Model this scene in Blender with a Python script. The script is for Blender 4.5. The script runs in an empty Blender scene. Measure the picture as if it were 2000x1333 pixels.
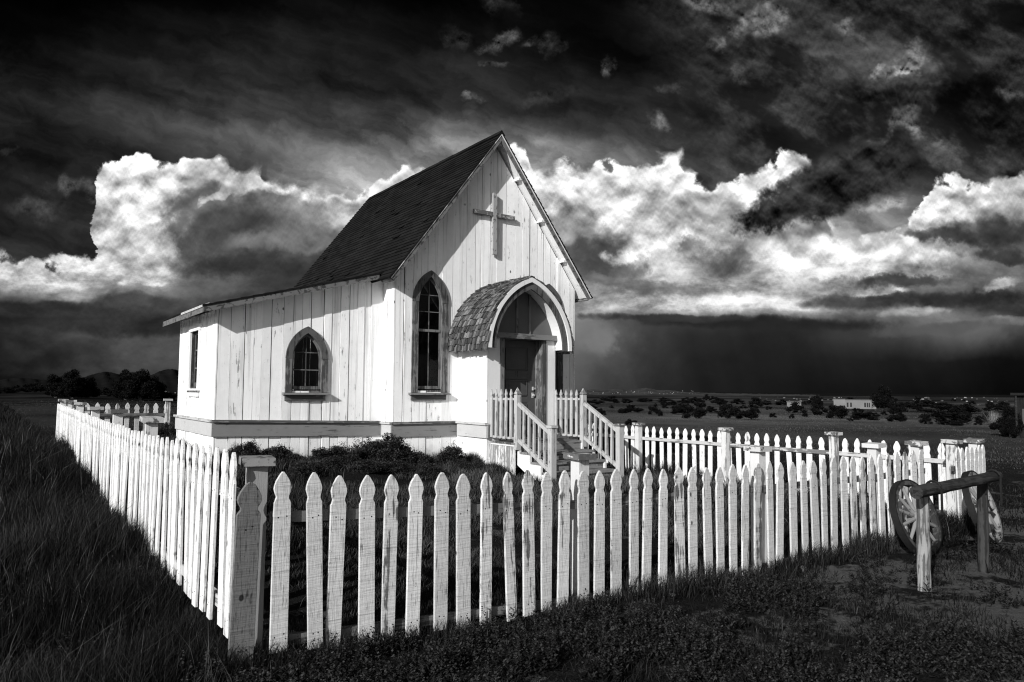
import bpy, bmesh, math, random
import numpy as np
from mathutils import Vector, Matrix
random.seed(7); RNG = np.random.default_rng(11)
R = math.radians
K = 1.25            # metres per plan unit; the plan is measured from the eye point
EYE = 1.65          # eye height above the datum
sc = bpy.context.scene
col = sc.collection

# ------------------------------------------------------------------ camera
FPX = 1442.1
yaw, pit, roll = R(35.009), R(3.944), R(.393)
_F = np.array([math.sin(yaw), math.cos(yaw), 0]); _R = np.array([math.cos(yaw), -math.sin(yaw), 0]); _U = np.array([0, 0, 1.])
_f = _F*math.cos(pit) + _U*math.sin(pit); _u = -_F*math.sin(pit) + _U*math.cos(pit)
_r = _R*math.cos(roll) + _u*math.sin(roll); _u = -_R*math.sin(roll) + _u*math.cos(roll)
cam = bpy.data.cameras.new('camera'); camo = bpy.data.objects.new('camera', cam); col.objects.link(camo)
cam.sensor_width = 36; cam.lens = 36*FPX/2000; cam.clip_end = 60000; cam.clip_start = .05
m = Matrix(((_r[0], _u[0], -_f[0], 0), (_r[1], _u[1], -_f[1], 0), (_r[2], _u[2], -_f[2], EYE), (0, 0, 0, 1)))
camo.matrix_world = m
sc.camera = camo

def ray(px, py): return _f*FPX + _r*(px-1000) - _u*(py-666.5)

# ------------------------------------------------------------------ terrain
GC = np.array([(0, 0, -1.36), (1.0, 3.8, -1.33), (1.24, 3.8, -1.355), (2.5, 3.8, -1.40), (4, 3.8, -1.42), (6, 3.8, -1.44), (9.2, 3.8, -1.44),
  (1, 6, -1.22), (1, 10, -1.16), (1, 16, -1.08), (9.17, 6, -1.41), (9.17, 9, -1.38), (9.17, 13, -1.36), (2.7, 11.4, -.99), (4.1, 11.4, -1.11),
  (5.3, 11.2, -1.19), (6.5, 10.5, -1.25), (7.3, 8.4, -1.32), (2.7, 14, -.92), (5.56, 2.7, -1.42), (6.7, 2.75, -1.41), (3, 1.5, -1.40), (8, 2, -1.43),
  (-2, 4, -1.33), (-4, 8, -1.25), (12, 8, -1.45), (5, 6, -1.35), (3, 7, -1.26), (0, 20, -1.12), (10, 20, -1.42), (20, 10, -1.5), (-8, 20, -1.2), (15, 4, -1.46)])
FR = np.array([(0, -1.5), (30, -1.5), (44, -1.55), (120, -2.3), (260, -3.2), (600, -5.2), (1500, -8), (6000, -16), (40000, -60)])
FL = np.array([(0, -1.2), (30, -1.25), (44, -1.35), (130, -1.75), (300, -2.8), (600, -5), (1500, -8), (6000, -16), (40000, -60)])
def sstep(a, b, x):
    t = np.clip((x-a)/(b-a), 0, 1); return t*t*(3-2*t)
def ground(x, y):
    x = np.asarray(x, float); y = np.asarray(y, float)
    num = np.zeros_like(x); den = np.zeros_like(x)
    for a, b, c in GC:
        w = 1/((x-a)**2+(y-b)**2+.25)**2; num += w*c; den += w
    near = num/den
    r = np.hypot(x, y); az = np.degrees(np.arctan2(x, y))
    far = np.interp(r, FR[:, 0], FR[:, 1])*sstep(4, 24, az) + np.interp(r, FL[:, 0], FL[:, 1])*(1-sstep(4, 24, az))
    bump = (.018*np.sin(x*2.3+1.1*np.sin(y*1.7))*np.sin(y*2.1+.7*np.cos(x*1.3))
            + .05*np.sin(x*.31+2)*np.cos(y*.27)*sstep(14, 40, r)
            + .0022*r*np.sin(x*.035+1)*np.sin(y*.041)*sstep(30, 90, r)*(1-sstep(300, 900, r)))
    k = sstep(16, 45, r)
    return near*(1-k) + far*k + bump
def gz(x, y): return float(ground(np.array([x]), np.array([y]))[0])
def at(px, py):
    d = ray(px, py); d = d/np.linalg.norm(d)
    t = np.geomspace(2, 30000, 4000)
    P = t[:, None]*d[None]
    below = P[:, 2] < ground(P[:, 0], P[:, 1])
    i = int(np.argmax(below)) if below.any() else len(t)-1
    return P[i]

# ------------------------------------------------------------------ object helpers
def W(p): return Vector((p[0]*K, p[1]*K, p[2]*K+EYE))
def tag(o, label=None, cat=None, group=None, kind=None):
    if label: o['label'] = label
    if cat: o['category'] = cat
    if group: o['group'] = group
    if kind: o['kind'] = kind
    return o
ORG = {}
def empty(name, p, label, cat, group=None):
    o = bpy.data.objects.new(name, None); col.objects.link(o); o.location = W(p); o.empty_display_size = .2
    ORG[o.name] = np.array(p, float)
    return tag(o, label, cat, group)
class MB:
    def __init__(s): s.v = []; s.f = []; s.mi = []; s.cur = 0
    def add(s, vs, fs):
        n = len(s.v); s.v += [tuple(map(float, p)) for p in vs]; s.f += [tuple(i+n for i in q) for q in fs]; s.mi += [s.cur]*len(fs)
    def box(s, x0, x1, y0, y1, z0, z1):
        s.add([(x0,y0,z0),(x1,y0,z0),(x1,y1,z0),(x0,y1,z0),(x0,y0,z1),(x1,y0,z1),(x1,y1,z1),(x0,y1,z1)],
              [(0,3,2,1),(4,5,6,7),(0,1,5,4),(1,2,6,5),(2,3,7,6),(3,0,4,7)])
    def prism(s, poly, d0, d1, ax):
        mp = {'y': lambda a, b, d: (a, d, b), 'x': lambda a, b, d: (d, a, b), 'z': lambda a, b, d: (a, b, d)}[ax]
        n = len(poly); vs = [mp(a, b, d0) for a, b in poly] + [mp(a, b, d1) for a, b in poly]
        fs = [tuple(range(n)), tuple(range(2*n-1, n-1, -1))] + [(i, i+n, (i+1) % n+n, (i+1) % n) for i in range(n)]
        s.add(vs, fs)
    def ring(s, outer, inner, d0, d1, ax):
        mp = {'y': lambda a, b, d: (a, d, b), 'x': lambda a, b, d: (d, a, b)}[ax]
        n = len(outer)
        vs = [mp(*p, d0) for p in outer]+[mp(*p, d0) for p in inner]+[mp(*p, d1) for p in outer]+[mp(*p, d1) for p in inner]
        fs = []
        for i in range(n-1):
            fs += [(i, i+1, n+i+1, n+i), (2*n+i, 3*n+i, 3*n+i+1, 2*n+i+1), (i, 2*n+i, 2*n+i+1, i+1), (n+i, n+i+1, 3*n+i+1, 3*n+i)]
        fs += [(0, n, 3*n, 2*n), (n-1, 3*n-1, 4*n-1, 2*n-1)]
        s.add(vs, fs)
    def tube(s, pts, rad, n=10, cap=True, wob=0):
        pts = [np.array(p, float) for p in pts]; rad = rad if hasattr(rad, '__len__') else [rad]*len(pts)
        base = len(s.v); vs = []
        for i, p in enumerate(pts):
            t = pts[min(i+1, len(pts)-1)]-pts[max(i-1, 0)]; t = t/(np.linalg.norm(t)+1e-9)
            a = np.cross(t, [0, 0, 1.] if abs(t[2]) < .9 else [1., 0, 0]); a /= np.linalg.norm(a); b = np.cross(t, a)
            for k in range(n):
                q = 2*math.pi*k/n; rr = rad[i]*(1+wob*random.uniform(-1, 1))
                vs.append(p+(a*math.cos(q)+b*math.sin(q))*rr)
        fs = [(i*n+k, i*n+(k+1) % n, (i+1)*n+(k+1) % n, (i+1)*n+k) for i in range(len(pts)-1) for k in range(n)]
        if cap: fs += [tuple(range(n-1, -1, -1)), tuple(range((len(pts)-1)*n, len(pts)*n))]
        s.add(vs, fs)
    def bar(s, p, q, w, h, up=(0, 0, 1)):
        p = np.array(p, float); q = np.array(q, float); t = q-p; t /= np.linalg.norm(t)
        a = np.cross(t, np.array(up, float)); a /= np.linalg.norm(a); b = np.cross(a, t)
        vs = [c+a*i*w/2+b*j*h/2 for c in (p, q) for i, j in ((-1,-1),(1,-1),(1,1),(-1,1))]
        s.add(vs, [(0,3,2,1),(4,5,6,7),(0,1,5,4),(1,2,6,5),(2,3,7,6),(3,0,4,7)])
    def mesh(s, name, mats, org=(0, 0, 0), local=False, fix=True):
        me = bpy.data.meshes.new(name)
        v = (np.array(s.v)-np.array(org))*K
        me.from_pydata(v.tolist(), [], s.f)
        for m_ in (mats if isinstance(mats, (list, tuple)) else [mats]): me.materials.append(m_)
        me.polygons.foreach_set('material_index', s.mi)
        if fix:
            bm = bmesh.new(); bm.from_mesh(me); bmesh.ops.recalc_face_normals(bm, faces=bm.faces[:]); bm.to_mesh(me); bm.free()
        me.update()
        return me
    def build(s, name, mats, parent=None, org=None, smooth=False, fix=True):
        if parent is not None: o_ = ORG[parent.name]
        else: o_ = np.array(org if org is not None else (0, 0, 0), float)
        me = s.mesh(name, mats, o_, fix=fix)
        if smooth: me.polygons.foreach_set('use_smooth', [True]*len(me.polygons))
        o = bpy.data.objects.new(name, me); col.objects.link(o)
        if parent is not None: o.parent = parent
        else: o.location = W(o_)
        ORG[o.name] = o_
        return o
def child(name, me, parent, p, rot=(0, 0, 0), scale=None):
    o = bpy.data.objects.new(name, me); col.objects.link(o); o.parent = parent
    d = np.array(p, float)-ORG[parent.name]; o.location = Vector(d*K); o.rotation_euler = rot
    if scale: o.scale = scale
    ORG[o.name] = np.array(p, float)
    return o
def fast_mesh(name, verts, quads, tris, mat, shade=None):
    nv = len(verts); me = bpy.data.meshes.new(name)
    me.vertices.add(nv); me.vertices.foreach_set('co', np.ascontiguousarray(verts, dtype=np.float32).ravel())
    nq = len(quads); nt = len(tris)
    me.loops.add(nq*4+nt*3)
    me.loops.foreach_set('vertex_index', np.concatenate([np.asarray(quads, np.int32).ravel(), np.asarray(tris, np.int32).ravel()]).astype(np.int32))
    me.polygons.add(nq+nt)
    st = np.concatenate([np.arange(nq)*4, nq*4+np.arange(nt)*3]).astype(np.int32)
    me.polygons.foreach_set('loop_start', st)
    me.update(calc_edges=True)
    if shade is not None:
        a = me.attributes.new('shade', 'FLOAT', 'POINT'); a.data.foreach_set('value', np.ascontiguousarray(shade, dtype=np.float32))
    me.materials.append(mat); me.validate()
    return me

# ------------------------------------------------------------------ node helper
class NT:
    def __init__(s, tree): s.t = tree; s.n = tree.nodes; s.l = tree.links
    def new(s, k, **kw):
        n = s.n.new(k)
        for a, b in kw.items(): setattr(n, a, b)
        return n
    def put(s, sock, v):
        if hasattr(v, 'is_output') or isinstance(v, bpy.types.NodeSocket): s.l.new(v, sock)
        elif isinstance(v, E): s.l.new(v.s, sock)
        else: sock.default_value = v
    def math(s, op, *a, clamp=False):
        n = s.new('ShaderNodeMath', operation=op, use_clamp=clamp)
        for i, v in enumerate(a): s.put(n.inputs[i], v)
        return E(s, n.outputs[0])
    def noise(s, vec, scale=1, detail=3, rough=.5, dist=0, dim='3D', w=None, ntype='FBM'):
        n = s.new('ShaderNodeTexNoise', noise_dimensions=dim); n.noise_type = ntype
        s.put(n.inputs['Vector'], vec); s.put(n.inputs['Scale'], scale); n.inputs['Detail'].default_value = detail
        n.inputs['Roughness'].default_value = rough; n.inputs['Distortion'].default_value = dist
        return E(s, n.outputs['Fac'])
    def voro(s, vec, scale=1, rnd=1, feature='F1'):
        n = s.new('ShaderNodeTexVoronoi', feature=feature, voronoi_dimensions='2D' if feature == 'SMOOTH_F1' else '3D'); s.put(n.inputs['Vector'], vec); n.inputs['Scale'].default_value = scale; n.inputs['Randomness'].default_value = rnd
        return E(s, n.outputs['Distance'])
    def comb(s, x, y, z):
        n = s.new('ShaderNodeCombineXYZ')
        for i, v in enumerate((x, y, z)): s.put(n.inputs[i], v)
        return E(s, n.outputs[0])
    def sep(s, v):
        n = s.new('ShaderNodeSeparateXYZ'); s.put(n.inputs[0], v); return [E(s, o) for o in n.outputs]
    def vmath(s, op, a, b):
        n = s.new('ShaderNodeVectorMath', operation=op); s.put(n.inputs[0], a)
        if op == 'SCALE': s.put(n.inputs['Scale'], b)
        else: s.put(n.inputs[1], b)
        return E(s, n.outputs[0])
    def ss(s, x, a, b, lo=0., hi=1., kind='SMOOTHSTEP'):
        n = s.new('ShaderNodeMapRange', interpolation_type=kind); n.clamp = True
        for i, v in enumerate((x, a, b, lo, hi)): s.put(n.inputs[i], v)
        return E(s, n.outputs[0])
    def mix(s, f, a, b):
        n = s.new('ShaderNodeMix', data_type='FLOAT'); s.put(n.inputs[0], f); s.put(n.inputs[2], a); s.put(n.inputs[3], b)
        return E(s, n.outputs[0])
    def attr(s, name): n = s.new('ShaderNodeAttribute', attribute_name=name); return E(s, n.outputs['Fac'])
    def objco(s): return E(s, s.new('ShaderNodeTexCoord').outputs['Object'])
    def island(s): return E(s, s.new('ShaderNodeNewGeometry').outputs['Random Per Island'])
    def objrnd(s): return E(s, s.new('ShaderNodeObjectInfo').outputs['Random'])
    def pos(s): return E(s, s.new('ShaderNodeNewGeometry').outputs['Position'])
class E:
    def __init__(s, g, sock): s.g = g; s.s = sock
    def __add__(a, b): return a.g.math('ADD', a, b)
    __radd__ = __add__
    def __sub__(a, b): return a.g.math('SUBTRACT', a, b)
    def __rsub__(a, b): return a.g.math('SUBTRACT', b, a)
    def __mul__(a, b): return a.g.math('MULTIPLY', a, b)
    __rmul__ = __mul__
    def __truediv__(a, b): return a.g.math('DIVIDE', a, b)
def material(name, fn, rough=.8, spec=.2):
    mt = bpy.data.materials.new(name); mt.use_nodes = True; g = NT(mt.node_tree); g.n.clear()
    b = g.new('ShaderNodeBsdfPrincipled'); o = g.new('ShaderNodeOutputMaterial'); g.l.new(b.outputs[0], o.inputs[0])
    b.inputs['Roughness'].default_value = rough; b.inputs['Specular IOR Level'].default_value = spec
    c, h, st = fn(g)
    g.put(b.inputs['Base Color'], c if isinstance(c, E) else (c, c, c, 1))
    if h is not None:
        bp = g.new('ShaderNodeBump'); bp.inputs['Strength'].default_value = st[0]; bp.inputs['Distance'].default_value = st[1]
        g.put(bp.inputs['Height'], h); g.l.new(bp.outputs[0], b.inputs['Normal'])
    return mt

def wood(paint, bare, peel, obj=False, mud=0., saw=0., dirt=.12, knots=1., axis='z', vary=.1):
    def fn(g):
        co = g.objco(); rn = g.objrnd() if obj else g.island()
        v = g.vmath('ADD', co, g.comb(rn*31.7, rn*17.3, rn*53.1))
        lo, hi = {'z': ((1.2, 1.2, .5), (1, 1, .07)), 'x': ((.5, 1.2, 1.2), (.07, 1, 1)), 'y': ((1.2, .5, 1.2), (1, .07, 1)), 'n': ((1, 1, 1), (.5, .5, .5))}[axis]
        vg = g.vmath('MULTIPLY', v, hi); vl = g.vmath('MULTIPLY', v, lo)
        grain = g.noise(vg, 95, 4, .62, .4)
        med = g.noise(vg, 26, 4, .6, .6)
        low = g.noise(vl, 2.6, 3, .55)
        blot = g.noise(v, 7, 4, .6)
        rn2 = g.math('FRACT', rn*7.31)
        th = .70 - peel*.3 - (rn2-.5)*.16*min(1, peel*2.5)
        pm = g.ss(med*.62+blot*.30+low*.16, th, th+.05)
        kd = g.voro(g.vmath('MULTIPLY', v, {'z': (1, 1, .6), 'x': (.6, 1, 1), 'y': (1, .6, 1), 'n': (1, 1, 1)}[axis]), 5.2 if obj else 3.1)
        kn = g.ss(kd, .085 if obj else .075, .03)*knots*.75
        spk = g.ss(g.noise(v, 60, 2, .5), .735, .78)*.55*knots
        p = (low*.5+blot*.5-.5)*(-dirt*2.2)+1.
        p = p*paint*((rn-.5)*vary+1.)
        crack = g.ss(grain, .66, .74)*(.28+peel*.9)
        c = p*(1-crack*.55)
        c = g.mix(pm, c, (grain*1.3+.35)*bare)
        c = c*(1-g.math('MINIMUM', kn*.75, .85))*(1-g.math('MINIMUM', spk, .8))
        h = grain*.5+med*.3-pm*.25
        if mud:
            zz = g.sep(co)[2]
            c = c*(1-g.ss(zz+(blot-.5)*.5+(low-.5)*.3, .50, .02)*mud)
            streak = g.noise(g.vmath('MULTIPLY', v, (9, 9, .35)), 1, 4, .6)
            c = c*(1-g.ss(streak, .52, .70)*.30)
        if obj:
            cs_ = g.new('ShaderNodeSeparateColor'); g.l.new(g.new('ShaderNodeObjectInfo').outputs['Color'], cs_.inputs[0]); c = c*E(g, cs_.outputs[0])
        if saw:
            sw = g.noise(g.vmath('MULTIPLY', v, (3, 3, 60) if axis == 'z' else (60, 60, 60)), 1, 3, .6)
            h = h+sw*saw
            c = c*(1-g.ss(sw, .6, .72)*.16*saw)
            fg = g.noise(g.vmath('MULTIPLY', v, (1, 1, .05)), 210, 3, .7)
            c = c*(1-g.ss(fg, .53, .66)*.58)
            sp_ = g.noise(g.vmath('MULTIPLY', v, (1, 1, .02)), 38, 2, .5)
            c = c*(1-g.ss(sp_, .70, .73)*.6)
        return c, h, (.55, .006)
    return fn
M = {}
M['wall'] = material('white_board_paint', wood(.90, .30, .17, dirt=.17, knots=2.3, vary=.18, mud=.55), .75)
M['side'] = material('white_board_paint_crosswise', wood(.80, .3, .2, axis='x', knots=.3), .75)
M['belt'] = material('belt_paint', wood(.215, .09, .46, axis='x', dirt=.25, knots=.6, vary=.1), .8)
M['belty'] = material('sunlit_belt_paint', wood(.50, .3, .3, axis='y', dirt=.15, knots=.4, vary=.1), .8)  # belt paint raised so its colour carries the sun on left-facing boards
M['picket'] = material('picket_paint', wood(.60, .13, .31, obj=True, saw=1.8, dirt=.3, knots=2.2, vary=.3), .85)
M['picketlit'] = material('sunlit_picket_paint', wood(.80, .2, .2, obj=True, saw=1., dirt=.16, knots=1.5, vary=.16), .85)  # paler copy of the picket paint, with sunlight on the side runs coloured in
M['post'] = material('post_paint', wood(.60, .2, .36, obj=True, dirt=.16, vary=.16), .85)
M['cap'] = material('post_cap_wood', wood(.50, .12, .55, obj=True, axis='n', vary=.4), .85)
M['railx'] = material('shaded_rail_paint', wood(.16, .06, .58, axis='x', obj=True), .85)  # peeled paint, with the shadow of the pickets darkened into its colour
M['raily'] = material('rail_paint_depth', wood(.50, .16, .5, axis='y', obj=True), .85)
M['grey'] = material('weathered_grey_trim', wood(.095, .035, .6, dirt=.5, knots=.4), .85)
M['greyl'] = material('weathered_light_trim', wood(.16, .06, .52, dirt=.35, knots=.4), .85)
M['greyx'] = material('weathered_trim_crosswise', wood(.19, .08, .55, axis='x', dirt=.3, knots=.4), .85)
M['crossw'] = material('cross_wood', wood(.34, .12, .5, axis='n', dirt=.3, knots=.6), .85)
M['fascia'] = material('fascia_wood', wood(.15, .05, .6, axis='n', dirt=.4, knots=.5), .85)
M['white'] = material('white_trim', wood(.78, .4, .16, dirt=.1, knots=.6), .8)
M['porchw'] = material('porch_wall_paint', wood(.74, .34, .08, dirt=.1), .8)
M['stairw'] = material('stair_rail_paint', wood(.42, .17, .5, dirt=.25, vary=.25), .85)
M['deck'] = material('deck_wood', wood(.20, .08, .6, axis='x', dirt=.35, vary=.35), .9)
M['skirt'] = material('skirting_boards', wood(.55, .24, .55, dirt=.2, vary=.5), .9)
M['door'] = material('door_paint', wood(.07, .03, .2, dirt=.3, knots=.2), .6)
M['tymp'] = material('tympanum_paint', wood(.115, .06, .12, dirt=.15, knots=.2), .8)
M['dark'] = material('dark_interior', lambda g: (g.noise(g.objco(), 3, 2)*.02+.012, None, None), .9)
M['inner'] = material('interior_boards', wood(.09, .05, .2), .9)
def shingle(g):
    rn = g.island(); co = g.vmath('ADD', g.objco(), g.comb(rn*31, rn*17, rn*3))
    gr = g.noise(g.vmath('MULTIPLY', co, (.25, 1, .25)), 150, 3, .6)
    bl = g.noise(co, 14, 3, .6)
    c = (rn*rn*.17+.035)*(gr*2.0+.02)*(bl*1.0+.5)
    return c, gr, (.7, .004)
M['shingle'] = material('cedar_shingle', shingle, .85)
def roofm(g):
    co = g.objco(); b = g.new('ShaderNodeTexBrick')
    x, y, z = g.sep(co)
    g.put(b.inputs['Vector'], g.comb(y, z*.98, 0.)); b.inputs['Scale'].default_value = 1.
    b.inputs['Brick Width'].default_value = .3; b.inputs['Row Height'].default_value = .115; b.inputs['Mortar Size'].default_value = .004
    b.inputs['Color1'].default_value = (.008, .008, .008, 1); b.inputs['Color2'].default_value = (.017, .017, .017, 1); b.inputs['Mortar'].default_value = (.005, .005, .005, 1)
    sepc = g.new('ShaderNodeSeparateColor'); g.l.new(b.outputs['Color'], sepc.inputs[0])
    c = E(g, sepc.outputs[0])*(g.noise(co, 30, 4, .65)*.9+.5)*(g.noise(co, 1.3, 3)*.8+.6)
    return c, g.noise(co, 260, 2), (.5, .003)
M['roof'] = material('asphalt_shingle', roofm, .95, .08)
M['flash'] = material('metal_flashing', lambda g: (g.noise(g.objco(), 9, 4, .6)*.7+.15, None, None), .5, .4)
M['iron'] = material('rusty_iron', lambda g: (g.noise(g.objco(), 25, 4, .6)*.016+.003, g.noise(g.objco(), 60, 3), (.4, .003)), .7)
M['metal'] = material('dull_metal', lambda g: (g.noise(g.objco(), 40, 3)*.2+.35, None, None), .4, .5)
M['wheelw'] = material('wheel_wood', wood(.21, .09, .18, obj=True, axis='n', dirt=.4), .9)
M['rim'] = material('shaded_rim_wood', wood(.07, .03, .6, obj=True, axis='n', dirt=.4), .9)  # shade on the near wheel's rim is put into this wood colour
M['wheelp'] = material('peeling_wheel_wood', wood(.22, .05, .30, obj=True, axis='n', dirt=.45), .9)
M['log'] = material('log_bark', wood(.036, .016, .6, obj=True, axis='x', dirt=.5, knots=1), .95)
M['logp'] = material('log_post_wood', wood(.26, .10, .55, obj=True, axis='z', dirt=.4, knots=1), .95)
M['logd'] = material('dark_log_wood', wood(.045, .02, .6, obj=True, axis='z', dirt=.5, knots=1), .95)
def glassm():
    mt = bpy.data.materials.new('window_glass'); mt.use_nodes = True; g = NT(mt.node_tree); g.n.clear()
    o = g.new('ShaderNodeOutputMaterial'); t = g.new('ShaderNodeBsdfTransparent'); gl = g.new('ShaderNodeBsdfGlossy'); mx = g.new('ShaderNodeMixShader')
    t.inputs[0].default_value = (.55, .55, .55, 1); gl.inputs['Roughness'].default_value = .05; gl.inputs[0].default_value = (.6, .6, .6, 1)
    fr = g.new('ShaderNodeFresnel'); fr.inputs[0].default_value = 1.25
    g.l.new(fr.outputs[0], mx.inputs[0]); g.l.new(t.outputs[0], mx.inputs[1]); g.l.new(gl.outputs[0], mx.inputs[2]); g.l.new(mx.outputs[0], o.inputs[0])
    return mt
M['glass'] = glassm()
def leafm(lo, hi):
    def fn(g): return g.attr('shade')*(hi-lo)+lo, None, None
    return fn
M['grass'] = material('dry_grass', leafm(.003, .115), .9, .05)
M['weed'] = material('weed_leaves', leafm(.0035, .075), .9, .05)
M['field'] = material('field_grass', leafm(.014, .15), .9, .05)
M['juniper'] = material('juniper_foliage', leafm(.003, .016), .9, .05)
M['sage'] = material('rabbitbrush_foliage', leafm(.005, .075), .9, .05)
M['yucca'] = material('dry_stems', leafm(.06, .3), .9, .1)
M['bark'] = material('bark', lambda g: (g.noise(g.objco(), 8, 4)*.05+.02, g.noise(g.objco(), 20, 4), (.6, .02)), .95)
M['rock'] = material('pale_rock', lambda g: (g.noise(g.objco(), 14, 5, .65)*.22+.06, g.noise(g.objco(), 9, 6, .65), (.8, .05)), .95)
M['adobe'] = material('adobe_plaster', lambda g: (g.noise(g.objco(), .5, 4)*.12+.10, None, None), .95)
M['pale'] = material('pale_plaster', lambda g: (g.objrnd()*g.objrnd()*.24+.03, None, None), .9)
M['shed'] = material('dark_shed_boards', wood(.012, .007, .4, dirt=.3), .95)
M['hillm'] = material('hill_scrub', lambda g: (g.noise(g.pos(), .004, 4)*.012+.004, None, None), 1, 0)
M['hillp'] = material('pale_hill', lambda g: (g.noise(g.pos(), .006, 6, .7)*.16-.03, None, None), 1, 0)
def soil(g):
    p = g.pos(); x, y, z = g.sep(p)
    n1 = g.noise(p, 1.3, 5, .6); n2 = g.noise(p, 9, 5, .65); n3 = g.noise(p, 60, 3, .6); n4 = g.noise(p, .12, 4, .6)
    r2 = g.math('SQRT', x*x+y*y)
    veg = n2*.018+n3*.010+.001
    sand = n3*.065+n2*.05+.03
    # bare sandy patches round the rail and in front of the fence
    dx = x-9.2; dy = y-2.6
    patch = g.math('EXPONENT', (dx*dx*.05+dy*dy*.16)*-1.)
    m1 = g.ss(n1+patch*.27+(n2-.5)*.5, .585, .70)
    near = g.mix(m1*g.ss(r2, 14., 25., 1., .25), veg, sand)
    streak = g.noise(g.vmath('MULTIPLY', p, (.02, .02, .02)), 1, 6, .68)
    farc = g.ss(streak, .36, .68)*.11+.02+n2*.03
    pale = g.ss(g.noise(p, .035, 5, .7), .60, .70)*.10
    farc = farc+pale*g.ss(r2, 40., 90.)*g.ss(r2, 900., 300.)
    valley = g.ss(g.noise(g.vmath('MULTIPLY', p, (.0016, .0016, 0.)), 1, 6, .7), .42, .66)*.14+.012
    farc = g.mix(g.ss(r2, 400., 1200.), farc, valley)
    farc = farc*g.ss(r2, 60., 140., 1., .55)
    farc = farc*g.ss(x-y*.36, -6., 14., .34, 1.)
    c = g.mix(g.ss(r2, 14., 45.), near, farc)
    return c, n2+n3*.6, (.9, .05)
M['soil'] = material('soil', soil, 1, 0)

SUN_AZ, SUN_EL = 66.0, 23.9     # the light travels towards this bearing

# ------------------------------------------------------------------ sky: broken storm clouds over a deep filtered sky
wd = bpy.data.worlds.new('World'); sc.world = wd; wd.use_nodes = True
g = NT(wd.node_tree); g.n.clear()
dirv = E(g, g.new('ShaderNodeTexCoord').outputs['Generated'])
def dot(v): n = g.new('ShaderNodeVectorMath', operation='DOT_PRODUCT'); g.put(n.inputs[0], dirv); n.inputs[1].default_value = v; return E(g, n.outputs['Value'])
hF = dot(tuple(_F)); hR = dot(tuple(_R)); hZ = dot((0, 0, 1))
hs = g.math('MAXIMUM', hF, .12)
# position on a far upright cloud front facing bearing 35 degrees, in thousandths of its distance
CX = hR/hs*1442.1+1000.; CY = hZ/hs*(-1442.1)+767.
def cloudpos(px, py):
    d = ray(px, py); h = d@_F; return 1000+1442.1*(d@_R)/h, 767-1442.1*d[2]/h
def blob_group():
    t = bpy.data.node_groups.new('soft_blob', 'ShaderNodeTree'); it = t.interface
    for n_ in ('X', 'Y', 'Wob', 'CA', 'SA', 'OA', 'CB', 'SB', 'OB', 'From', 'To', 'Gain'): it.new_socket(n_, in_out='INPUT', socket_type='NodeSocketFloat')
    it.new_socket('Mask', in_out='OUTPUT', socket_type='NodeSocketFloat')
    q = NT(t); gi = q.new('NodeGroupInput'); go = q.new('NodeGroupOutput'); I = [E(q, o) for o in gi.outputs[:12]]
    u = I[0]*I[3]+I[1]*I[4]+I[5]; v = I[0]*I[6]+I[1]*I[7]+I[8]
    q.put(go.inputs[0], q.ss(u*u+v*v+I[2], I[9], I[10])*I[11]); return t
BG_ = blob_group()
def blob(x, y, wob_, px, py, a, b, t_, fr, to, gain):
    x0, y0 = cloudpos(px, py); c, s = math.cos(t_), math.sin(t_); n = g.new('ShaderNodeGroup'); n.node_tree = BG_
    for k_, v_ in enumerate((x, y, wob_, c/a, s/a, -(x0*c+y0*s)/a, -s/b, c/b, (x0*s-y0*c)/b, fr, to, gain)): g.put(n.inputs[k_], v_)
    return E(g, n.outputs[0])
def curve(x, pts):
    n = g.new('ShaderNodeFloatCurve'); cm = n.mapping; cv = cm.curves[0]
    cm.use_clip = False
    while len(cv.points) > 2: cv.points.remove(cv.points[1])
    cv.points[0].location = pts[0]; cv.points[1].location = pts[-1]
    for p_ in pts[1:-1]: cv.points.new(*p_)
    for p_ in cv.points: p_.handle_type = 'AUTO'
    cm.update(); g.put(n.inputs['Value'], x); return E(g, n.outputs[0])
def blend_rows(x, y, rows, xs):
    out = None; prev = None
    for yy, vals in rows:
        Lp = [((a+200)/2400., b/255.) for a, b in zip([-200]+xs+[2200], [vals[0]]+vals+[vals[-1]])]
        c = curve(x, Lp); y2 = cloudpos(1000, yy)[1]
        out = c if out is None else g.mix(g.ss(y, prev, y2, kind='LINEAR'), out, c); prev = y2
    return out
P3 = g.comb(CX*.83+CY*.56, CX*-.56+CY*.83, 0.)
PA = g.comb(CX, CY, 0.)   # unrotated, for wind-drawn streaks
_noise = g.noise
def n2(vec, scale=1, detail=3, rough=.5, dist=0): return _noise(vec, scale, detail, rough, dist, dim='2D')
warp1 = n2(P3, .0075, 6, .6); warp2 = n2(g.vmath('ADD', P3, (311., 77., 9.)), .0075, 6, .6)
CXw = CX+(warp1-.5)*150.; CYw = CY+(warp2-.5)*g.ss(CY, 520., 605., 90., 34.)
xn = g.math('MULTIPLY', CXw+200., 1/2400., clamp=True)
XA = [0, 200, 400, 600, 800, 1000, 1200, 1400, 1600, 1800, 2000]
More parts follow.
